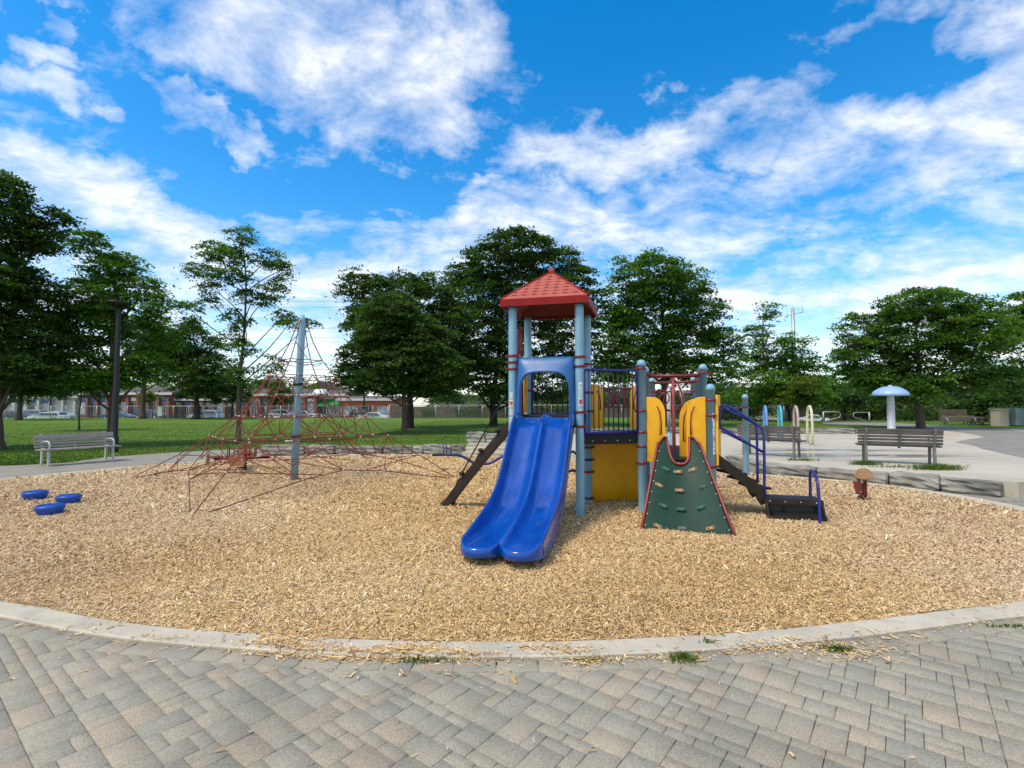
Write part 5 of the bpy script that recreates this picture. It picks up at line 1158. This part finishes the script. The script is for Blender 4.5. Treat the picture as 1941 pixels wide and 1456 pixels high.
# chain link fence
def chain(pxs, pytop, Y, label, zb, posts, height=1.75):
    a = at(pxs[0], 780, Y); b = at(pxs[1], 780, Y); L = b.x-a.x; t = thing('chain_link_fence', label, 'fence', (a.x, Y, zb)); h = at(pxs[0], pytop, Y).z-zb
    g = MB(); g.tube([(0, 0, h), (L, 0, h)], .04, 6); g.build('top_rail', M['steel'], t)
    for k in range(posts+1): g = MB(); g.tube([(L*k/posts, 0, -.2), (L*k/posts, 0, h+.05)], .045, 6); g.build('fence_post', M['steel'], t)
    V = []; F = []; s = .22; n = int((L+h)/s); r = .006
    for k in range(n):
        for dr in (1, -1):
            x0 = k*s-h; pa = (max(0, x0), 0 if x0 >= 0 else -x0); x1 = min(L, x0+h); pb = (x1, x1-x0)
            if pb[0] <= pa[0]: continue
            za, zb_ = (pa[1], pb[1]) if dr > 0 else (h-pa[1], h-pb[1]); i = len(V)
            V += [(pa[0], 0, za), (pb[0], 0, zb_), (pb[0]+r*2.2, 0, zb_), (pa[0]+r*2.2, 0, za)]; F.append((i, i+1, i+2, i+3))
    npmesh('wire_mesh', V, F, M['wire'], t)
M['wire'] = mat('fence_wire', (.30, .31, .31), .5, metal=.3)
chain((-20, 735), 770, 69, 'long grey chain link fence between the lawn and the shop car park', -.15, 26); chain((738, 1530), 768, 64, 'grey chain link fence along the back gardens behind the play structure', 0, 18)
def wfence(px0, px1, py, Y, label, zb=-.4, n=None):
    a = at(px0, 780, Y); b = at(px1, 780, Y); L = b.x-a.x; t = thing('board_fence', label, 'fence', (a.x, Y, zb)); h = at(px0, py, Y).z-zb; rg = random.Random(px0)
    g = MB(); x = 0; k = 0
    while x < L: w_ = .155; g.box((x+w_/2, rg.uniform(-.02, .02), h/2), (w_-.012, .03, h+rg.uniform(-.03, .03))); x += w_
    g.build('boards', M['boardfence'], t)
    for k in range(int(L/2.4)+1): g = MB(); g.box((k*2.4, .08, h/2+.05), (.12, .12, h+.1)); g.build('fence_post', M['boardfence'], t)
M['boardfence'] = mat('board_fence', (.12, .085, .06), .9, .35, 2, .2, 20)
wfence(741, 905, 771, 73, 'brown board fence behind the chain link right of the maple'); wfence(905, 1180, 773, 74, 'brown board fence behind the tower'); wfence(1180, 1420, 771, 73, 'grey brown board fence behind the stair rails'); wfence(1420, 1700, 769, 92, 'brown board fence behind the arches and the white car', -1.3); wfence(1700, 1990, 772, 62, 'dark board fence in the shade at far right')
def hedge(px0, px1, pt, pb, Y, label, lf='dark'):
    a, b = at(px0, pb, Y), at(px1, pb, Y); w_ = b.x-a.x; h = at(px0, pt, Y).z-a.z; n = int(w_*h*260); c = np.stack([rng.uniform(0, w_, n), rng.uniform(-.5, .5, n), h*rng.uniform(0, 1, n)**.8], 1)
    c[:, 2] *= 1-.12*np.sin(c[:, 0]*2.3)**2; d = rng.normal(0, 1, (n, 3)); d /= np.linalg.norm(d, axis=1)[:, None]; e = np.cross(d, rng.normal(0, 1, (n, 3))); e /= np.linalg.norm(e, axis=1)[:, None]; s = .11
    V = np.stack([c-d*s, c-e*s*.5, c+d*s, c+e*s*.5], 1).reshape(-1, 3); o = npmesh('hedge', V, np.arange(len(V)).reshape(-1, 4), FM[lf], attr=[('cv', np.repeat(rng.uniform(0, .9, n), 4), 'POINT')]); o.location = a; tag(o, label, 'hedge')
hedge(861, 908, 773, 791, 66.5, 'dark green hedge behind the fence between the maple and the ramp'); hedge(798, 824, 775, 791, 66.5, 'short dark hedge behind the fence just right of the maple trunk'); hedge(1385, 1440, 774, 790, 67, 'low dark shrubs behind the stair rails')
hedge(1690, 1770, 772, 798, 44, 'dark shrubs in the shade behind the big right tree'); hedge(1880, 1925, 770, 800, 40, 'dark shrubs left of the utility box')
# cars
def car(kind, col, px, Y, label, facing=1, zb=GZ, rz=0., wpx=None, grp='cars in the shop car park'):
    L, Wd = {'sedan': (4.6, 1.8), 'suv': (4.7, 1.9), 'wagon': (4.8, 1.8), 'van': (5.0, 1.9)}[kind]; p = at(px, 785, Y); t = thing('parked_car', label, 'car', (p.x, Y, zb), rz+(0 if facing > 0 else math.pi), grp)
    prof = {'sedan': [(-2.3, .35), (-2.28, .75), (-1.9, .93), (-1.35, .98), (-.75, 1.38), (.45, 1.42), (1.15, 1.0), (2.0, .86), (2.28, .66), (2.3, .35)],
            'wagon': [(-2.4, .35), (-2.38, .85), (-2.25, 1.0), (-2.0, 1.42), (-.6, 1.47), (.45, 1.42), (1.15, 1.0), (2.1, .84), (2.38, .62), (2.4, .35)],
            'suv': [(-2.35, .4), (-2.33, .95), (-2.2, 1.1), (-1.9, 1.62), (-.5, 1.70), (.45, 1.64), (1.1, 1.14), (2.05, 1.0), (2.33, .8), (2.35, .4)],
            'van': [(-2.5, .38), (-2.48, .95), (-2.4, 1.1), (-2.25, 1.66), (-.5, 1.74), (.6, 1.66), (1.5, 1.1), (2.2, .95), (2.48, .72), (2.5, .38)]}[kind]
    roofi = [i for i, q in enumerate(prof) if q[1] > 1.3]; belt = .98 if kind in ('sedan', 'wagon') else 1.12; g = MB(); rows = []
    for yy, k in ((-1, .90), (-1, 1), (-1, 1), (1, 1), (1, 1), (1, .9)): pass
    secs = []
    for f, ins_ in ((-1, 0), (-.96, .03), (.96, .03), (1, 0)): pass
    def wy(z): return Wd/2-max(0, (z-belt+.05))*.42-(.05 if z < .45 else 0)
    l = [(x, -wy(z), z) for x, z in prof]; r = [(x, wy(z), z) for x, z in prof]; lm = [(x, -wy(z)*.8, z+.02) for x, z in prof]; rm = [(x, wy(z)*.8, z+.02) for x, z in prof]; base = [(x, 0, .32) for x, z in prof]
    n = len(prof); g.grid([l, lm, rm, r], False)
    def side(P, s): 
        cpt = [(x, P[i][1], .32) for i, (x, z) in enumerate(prof)]; vs = P+cpt; fs = []
        for i in range(n-1): fs.append((i, i+1, n+i+1, n+i))
        g.add(vs, fs)
    # side with belt line
    side(l, -1); side(r, 1)
    cm = mat('car_paint', col, .25, .05, 1, coat=.5); bd = g.build('body', cm, t, bev=.03)
    i0, i1 = roofi[0], roofi[-1]; xb, zb0 = prof[i0-1]; xf, zf0 = prof[i1+1]
    for s in (-1, 1):
        w_ = MB(); pts = [(xb+.12, belt), (prof[i0][0]+.08, prof[i0][1]-.09), (prof[i1][0]-.05, prof[i1][1]-.09), (xf-.12, belt)]
        cuts = [0, .34, .66, 1]
        for a, b_ in zip(cuts[:-1], cuts[1:]):
            q = []
            for (f, top_) in ((a+.015, 0), (a+.015, 1), (b_-.015, 1), (b_-.015, 0)):
                x = (pts[1][0]+(pts[2][0]-pts[1][0])*f) if top_ else (pts[0][0]+(pts[3][0]-pts[0][0])*f); z = (pts[1][1]+(pts[2][1]-pts[1][1])*f) if top_ else belt; q.append((x, s*(wy(z)+.012), z))
            w_.add(q, [(0, 1, 2, 3)])
        w_.build('side_window', M['glass'], t)
        for xx in (-L*.30, L*.31):
            wh = MB(); Mx = Matrix.Rotation(math.pi/2, 3, 'X'); wh.lathe((xx, s*(Wd/2-.08), .33), [(.001, -.1), (.20, -.1), (.33, -.10), (.34, 0), (.33, .10), (.20, .1), (.001, .1)], 16, Mx); wo = wh.build('wheel', M['tyre'], t)
            wh = MB(); wh.lathe((xx, s*(Wd/2+.005), .33), [(.001, -.03*s*0-.022), (.19, -.022), (.20, 0), (.19, .022), (.001, .022)], 14, Mx); wh.build('rim', M['steel'], wo)
    for (xa, za, xc, zc_, nm) in ((prof[i0][0], prof[i0][1], xb, zb0, 'rear_window'), (prof[i1][0], prof[i1][1], xf, zf0, 'windscreen')):
        w_ = MB(); sg = -1 if nm[0] == 'r' else 1; a_ = Vector((xa, 0, za)); c_ = Vector((xc, 0, zc_)); nrm = Vector((sg*.5, 0, .5))*.03; p1 = a_.lerp(c_, .12)+nrm; p2 = a_.lerp(c_, .88)+nrm; w_.add([(p1.x, -.58, p1.z), (p1.x, .58, p1.z), (p2.x, .68, p2.z), (p2.x, -.68, p2.z)], [(0, 1, 2, 3)]); w_.build(nm, M['glass'], t, solid=.01)
    for s in (-1, 1):
        w_ = MB(); w_.bbox((L/2-.06, s*(Wd/2-.28), .68), (.10, .34, .13), 0, .02); w_.build('headlight', M['winpale'], t); w_ = MB(); w_.bbox((-L/2+.05, s*(Wd/2-.24), .80), (.08, .26, .16), 0, .02); w_.build('tail_light', M['stred'], t)
    w_ = MB(); w_.box((0, 0, .36), (L*.9, Wd*.86, .16)); w_.build('sill', M['tyre'], t)
white, silver, dkg, navy, redc, blk = (.75, .76, .76), (.38, .42, .46), (.07, .075, .085), (.04, .05, .09), (.35, .02, .03), (.02, .02, .022)
car('wagon', white, 92, 74.5, 'white estate car half hidden by the lawn crest at far left', -1)
car('suv', silver, 390, 78, 'silver grey car behind the dark low tree', -1)
car('sedan', white, 708, 74.0, 'white sedan half hidden by the lawn crest near the maple', -1)
car('sedan', white, 1540, 80, 'white sedan parked by the barrier gate at right', -1, zb=-1.25, rz=R(-35), grp='cars by the park gate')
car('suv', silver, 60, 84, 'blue grey pickup height car behind the two stemmed tree', -1); car('sedan', navy, 40, 80, 'dark sedan at far left between two tree stems', 1)
car('sedan', navy, 224, 80, 'dark blue sedan passing behind the lamp post', 1); car('suv', dkg, 284, 86, 'dark parked car left of the white notice board', 1)
car('sedan', silver, 112, 88, 'pale silver sedan behind the white estate car', 1); car('suv', white, 540, 86, 'white car behind the rope climber mast', 1); car('suv', blk, 690, 90, 'black car in front of the orange brick building', 1); car('sedan', redc, 16, 92, 'red car at the far left edge', 1); car('sedan', white, 575, 88, 'second white car, just right of the climbing mast', 1)
# person on the far side of the lawn
def person():
    p = at(381, 792, 67); t = thing('person', 'distant person in a pale top and dark trousers walking by the far fence', 'person', (p.x, 67, p.z-.02), R(70)); s = .78
    J = {'pel': (0, 0, .92), 'spi': (0, .01, 1.15), 'che': (0, .02, 1.36), 'nec': (0, .03, 1.52), 'hea': (0, .05, 1.66), 'top': (0, .05, 1.76), 'lh': (-.10, 0, .88), 'lk': (-.10, .14, .50), 'la': (-.10, .04, .08), 'lt': (-.10, .20, .03), 'rh': (.10, 0, .88), 'rk': (.10, -.06, .48), 'ra': (.10, -.26, .10), 'rt': (.10, -.12, .03),
         'ls': (-.19, .02, 1.43), 'le': (-.25, -.06, 1.16), 'lw': (-.24, .02, .92), 'lf': (-.24, .05, .80), 'rs': (.19, .02, 1.43), 're': (.25, .04, 1.15), 'rw': (.24, .18, .96), 'rf': (.24, .22, .86)}
    E = [('pel', 'spi'), ('spi', 'che'), ('che', 'nec'), ('nec', 'hea'), ('hea', 'top'), ('pel', 'lh'), ('lh', 'lk'), ('lk', 'la'), ('la', 'lt'), ('pel', 'rh'), ('rh', 'rk'), ('rk', 'ra'), ('ra', 'rt'), ('che', 'ls'), ('ls', 'le'), ('le', 'lw'), ('lw', 'lf'), ('che', 'rs'), ('rs', 're'), ('re', 'rw'), ('rw', 'rf')]
    Rd = {'pel': .14, 'spi': .13, 'che': .16, 'nec': .06, 'hea': .10, 'top': .06, 'lh': .09, 'rh': .09, 'lk': .06, 'rk': .06, 'la': .04, 'ra': .04, 'lt': .035, 'rt': .035, 'ls': .06, 'rs': .06, 'le': .042, 're': .042, 'lw': .03, 'rw': .03, 'lf': .03, 'rf': .03}
    ks = list(J); me = bpy.data.meshes.new('body'); me.from_pydata([tuple(x*s for x in J[k]) for k in ks], [(ks.index(a), ks.index(b)) for a, b in E], []); o = bpy.data.objects.new('body', me); C.objects.link(o); o.parent = t
    me.materials.append(mat('skin', (.35, .20, .13), .6)); md = o.modifiers.new('skin', 'SKIN'); sub = o.modifiers.new('sub', 'SUBSURF'); sub.levels = sub.render_levels = 1
    me.skin_vertices[0]; 
    for i, k in enumerate(ks): me.skin_vertices[0].data[i].radius = (Rd[k]*s, Rd[k]*s); me.skin_vertices[0].data[i].use_root = (k == 'pel')
    g = MB(); g.lathe((0, .015*s, 0), [(.17*s, .88*s), (.18*s, 1.0*s), (.17*s, 1.2*s), (.20*s, 1.38*s), (.15*s, 1.46*s), (.07*s, 1.50*s)], 14)
    for a, b in (('ls', 'le'), ('rs', 're')): g.tube([Vector(J[a])*s, Vector(J[b])*s], [.085*s, .065*s], 10)
    g.build('shirt', mat('shirt', (.62, .60, .66), .8), t)
    g = MB()
    for a, b, c in (('lh', 'lk', 'la'), ('rh', 'rk', 'ra')): g.tube([Vector((J[a][0]*.8, 0, .95))*s, Vector(J[a])*s, Vector(J[b])*s, Vector(J[c])*s], [.13*s, .11*s, .08*s, .065*s], 10)
    g.build('trousers', mat('trousers', (.03, .03, .035), .8), t); g = MB(); g.ball((0, .035*s, 1.70*s), .112*s, 10); g.build('hair', mat('hair', (.02, .015, .01), .7), t)
def skinfix(): pass
try: person()
except Exception as ex: print('PERSON', ex)
# notice board on the far fence, utility box, slab sign, picnic things, mast, poles
p = at(303, 790, 66); t = thing('notice_board', 'small white notice board standing at the far fence', 'sign', (p.x, 66, -.05)); g = MB(); g.box((0, 0, .9), (.55, .05, 1.2)); g.build('panel', M['white'], t); g = MB(); g.box((-.22, .05, .6), (.06, .06, 1.4)); g.box((.22, .05, .6), (.06, .06, 1.4)); g.build('post', M['steel'], t)
p = at(1915, 805, 34); t = thing('stone_pillar', 'tan stone pillar beside the pale green cabinet', 'pillar', (p.x-.7, 34, .1)); g = MB(); g.bbox((0, 0, .62), (.75, .6, 1.25), .1, .03); g.build('shaft', M['beige'], t); g = MB(); g.bbox((0, 0, 1.27), (.85, .7, .08), .1, .02); g.build('cap', M['concrete'], t)
t = thing('utility_cabinet', 'pale green utility cabinet at the far right', 'cabinet', (p.x+.30, 33.8, .12)); g = MB(); g.bbox((0, 0, .75), (.62, .5, 1.15), -.08, .02); g.build('body', mat('cabinet', (.30, .40, .38), .5), t); g = MB(); g.bbox((0, 0, .08), (.7, .56, .2), -.08, .01); g.build('plinth', M['black'], t)
for k, px in enumerate((1862, 1885, 1845)):
    p = at(px, 806, 35+k); t = thing('picnic_table', ('low dark picnic table left of the tan stone pillar', 'dark picnic table nearest the tan pillar', 'dark picnic table closest to the far bench')[k], 'picnic table', (p.x, 35+k, .05), .3*k, 'picnic tables in the shade')
    g = MB(); g.bbox((0, 0, .72), (1.2, .7, .05), 0, .01); g.build('tabletop', M['wooddark'], t)
    for s in (-1, 1): g = MB(); g.bbox((0, s*.62, .44), (1.2, .24, .04), 0, .01); g.build('seat', M['wooddark'], t); g = MB(); g.tube([(s*.45, -.6, 0), (s*.45, -.2, .70)], .03, 6); g.tube([(s*.45, .6, 0), (s*.45, .2, .70)], .03, 6); g.tube([(s*.45, -.6, .42), (s*.45, .6, .42)], .03, 6); g.build('leg', M['black'], t)
wfence(1782, 1830, 776, 44, 'pale wooden screen board fence behind the far bench', 0.0)
p = at(1509, 780, 130); zt = at(1507, 585, 130).z; t = thing('telecom_mast', 'tall grey telecom mast with cross arm antennas on the horizon', 'mast', (p.x, 130, -1)); g = MB(); g.tube([(0, 0, 0), (-.25, 0, zt+1)], [.55, .38], 10); g.build('pole', M['steel'], t)
g = MB(); g.tube([(-1.7, 0, zt-.9), (2.4, 0, zt+.1)], .10, 6); g.build('cross_arm', M['steel'], t)
for x, z0, z1 in ((-.35, zt, zt+2.0), (2.3, zt, zt+1.7), (-1.6, zt-1.2, zt+.3)): g = MB(); g.tube([(x, 0, z0), (x, 0, z1)], .06, 6); g.build('antenna', M['steel'], t)
# overhead line between two poles behind the left trees
M['cable'] = mat('cable', (.05, .05, .055), .6)
pl, pr_ = at(95, 780, 92), at(690, 780, 92)
for q, lab in ((pl, 'dark utility pole hidden behind the far left trees'), (pr_, 'dark utility pole hidden behind the maple crown')):
    t = thing('utility_pole', lab, 'utility pole', (q.x, 92, GZ), 0, 'utility poles by the shops'); z_ = at(500, 570, 92).z-GZ; g = MB(); g.tube([(0, 0, -.3), (0, 0, z_+.6)], [.17, .11], 8); g.build('pole', M['barkdark'], t)
    g = MB(); g.box((0, -.1, z_-.2), (.2, 1.8, .14)); g.build('cross_arm', M['barkdark'], t)
for k, (pyy, dy_) in enumerate(((574, -.6), (583, .6), (624, 0), (641, .1), (652, 0), (702, .2))):
    z_ = at(500, pyy, 92).z; g = MB(); pts = [Vector((pl.x+(pr_.x-pl.x)*i/16, 92+dy_, z_-1.0*(4*(i/16)*(1-i/16))*.35+.3)) for i in range(17)]; g.tube(pts, .018 if k < 5 else .035, 5)
    tag(g.build('overhead_cable', M['cable']), ('topmost thin cable across the left sky', 'second thin cable from the top across the left sky', 'third cable down across the left sky', 'fourth cable down across the left sky', 'fifth cable down across the left sky', 'lowest and thickest cable across the left sky')[k], 'cable', 'cables between the utility poles')
# ================================================================ GRASS AND WEEDS
def blades(P, z, h, name, label, cat, m, w_=.006, lean_=.35):
    n = len(P); a = rng.uniform(0, 2*np.pi, n); hh = h*rng.uniform(.5, 1.3, n); ln_ = rng.uniform(.1, 1, n)*lean_*hh; b_ = a+rng.uniform(-1, 1, n)
    c = np.stack([P[:, 0], P[:, 1], z*np.ones(n)], 1); s = np.stack([np.cos(a), np.sin(a), 0*a], 1)*(w_*hh/h)[:, None]; o = np.stack([np.cos(b_)*ln_, np.sin(b_)*ln_, hh], 1)
    V = np.stack([c-s, c+s, c+o*.6+s*.7, c+o*.6-s*.7, c+o], 1).reshape(-1, 3); i = np.arange(n)[:, None]*5
    me = npmesh(name, V, np.concatenate([i+np.array([[0, 1, 2, 3]]), i+np.array([[3, 2, 4, 4]])[:, :4]])[:n], m, attr=[('cv', np.repeat(np.clip(rng.uniform(0, .7, n)+.35*np.sin(P[:, 0]*.5+np.sin(P[:, 1]*.8))*np.sin(P[:, 1]*.9), 0, 1), 5), 'POINT')])
    return tag(me, label, cat, kind='stuff')
FM['grass'] = attrmat('grass_blades', ((0, (.05, .10, .012)), (.6, (.10, .18, .02)), (1, (.22, .24, .05))), .7, transl=.3)
n = 150000; X = rng.uniform(-1, 1, n); Y = 14.2+34*rng.uniform(0, 1, n)**1.7; P = np.stack([X*Y*1.04, Y], 1)
lp = [(-60, edge[0].y-.0)]+[(e.x, e.y) for e in edge]+[(-7.6, 17.65), (-1.9, 17.7), (-1.9, 19.5), (1.5, 19.0), (1.6, 25.1), (17, 25.1), (60, 25.1), (60, 60), (-60, 60)]
k = inside_mask(P, lp) & ~inside_mask(P, [(p.x, p.y) for p in wk]); P = P[k]; Z = np.array([lawn_h(x, y)-.03 for x, y in P])
h_ = .035+.0006*P[:, 1]
blades(P, Z, .045, 'lawn_grass', 'short mown lawn grass around the play area', 'grass', FM['grass'], .011)
def tuft(px, py, n, sx_, sy_, h, label, z=0.03, lf='grass'):
    c = G(px, py, z); P = np.stack([rng.normal(0, sx_, n), rng.normal(0, sy_, n)], 1); o = blades(P, 0, h, 'weed_tuft', label, 'weeds', FM[lf], .003 if h < .08 else .006, 1.1); o.location = c; return o
tuft(800, 1253, 220, .10, .018, .03, 'flat grassy weed at the kerb below the slide'); tuft(1294, 1250, 260, .045, .03, .045, 'green weed tuft at the kerb, centre right'); tuft(1586, 1232, 240, .05, .022, .035, 'weed tuft at the kerb under the spilled chips at right'); tuft(1910, 1188, 120, .10, .012, .025, 'thin weeds at the kerb by the right edge'); tuft(1120, 1253, 120, .06, .014, .025, 'tiny weed at the kerb below the climbing wall'); tuft(1342, 1217, 50, .03, .015, .03, 'single green sprout inside the kerb', .05)
for (px, py, n, a, b, h, lab) in ((1640, 881, 420, .16, .08, .13, 'weeds around the left legs of the right bench'), (1775, 890, 800, .26, .10, .15, 'weeds around the right legs of the right bench'), (1700, 886, 140, .3, .06, .08, 'sparse weeds under the middle of the right bench'), (1520, 873, 200, .2, .08, .08, 'weeds under the bench by the stairs')):
    tuft(px, py, n, a, b, h, lab, PADZ)
tuft(1935, 925, 2200, .45, .28, .12, 'grass patch at the right end of the stone wall', .02); tuft(1490, 898, 200, .12, .05, .16, 'leafy weed growing from the stone wall right of the stairs', .0); tuft(1680, 918, 200, .3, .05, .08, 'weeds at the foot of the stone wall behind the spring rider', .01); tuft(1800, 928, 260, .5, .05, .07, 'thin weeds at the foot of the stone wall at right', .01)
# sunken grass hill at the right end of the wall
print('objects', len(bpy.data.objects), 'faces', sum(len(m_.polygons) for m_ in bpy.data.meshes))
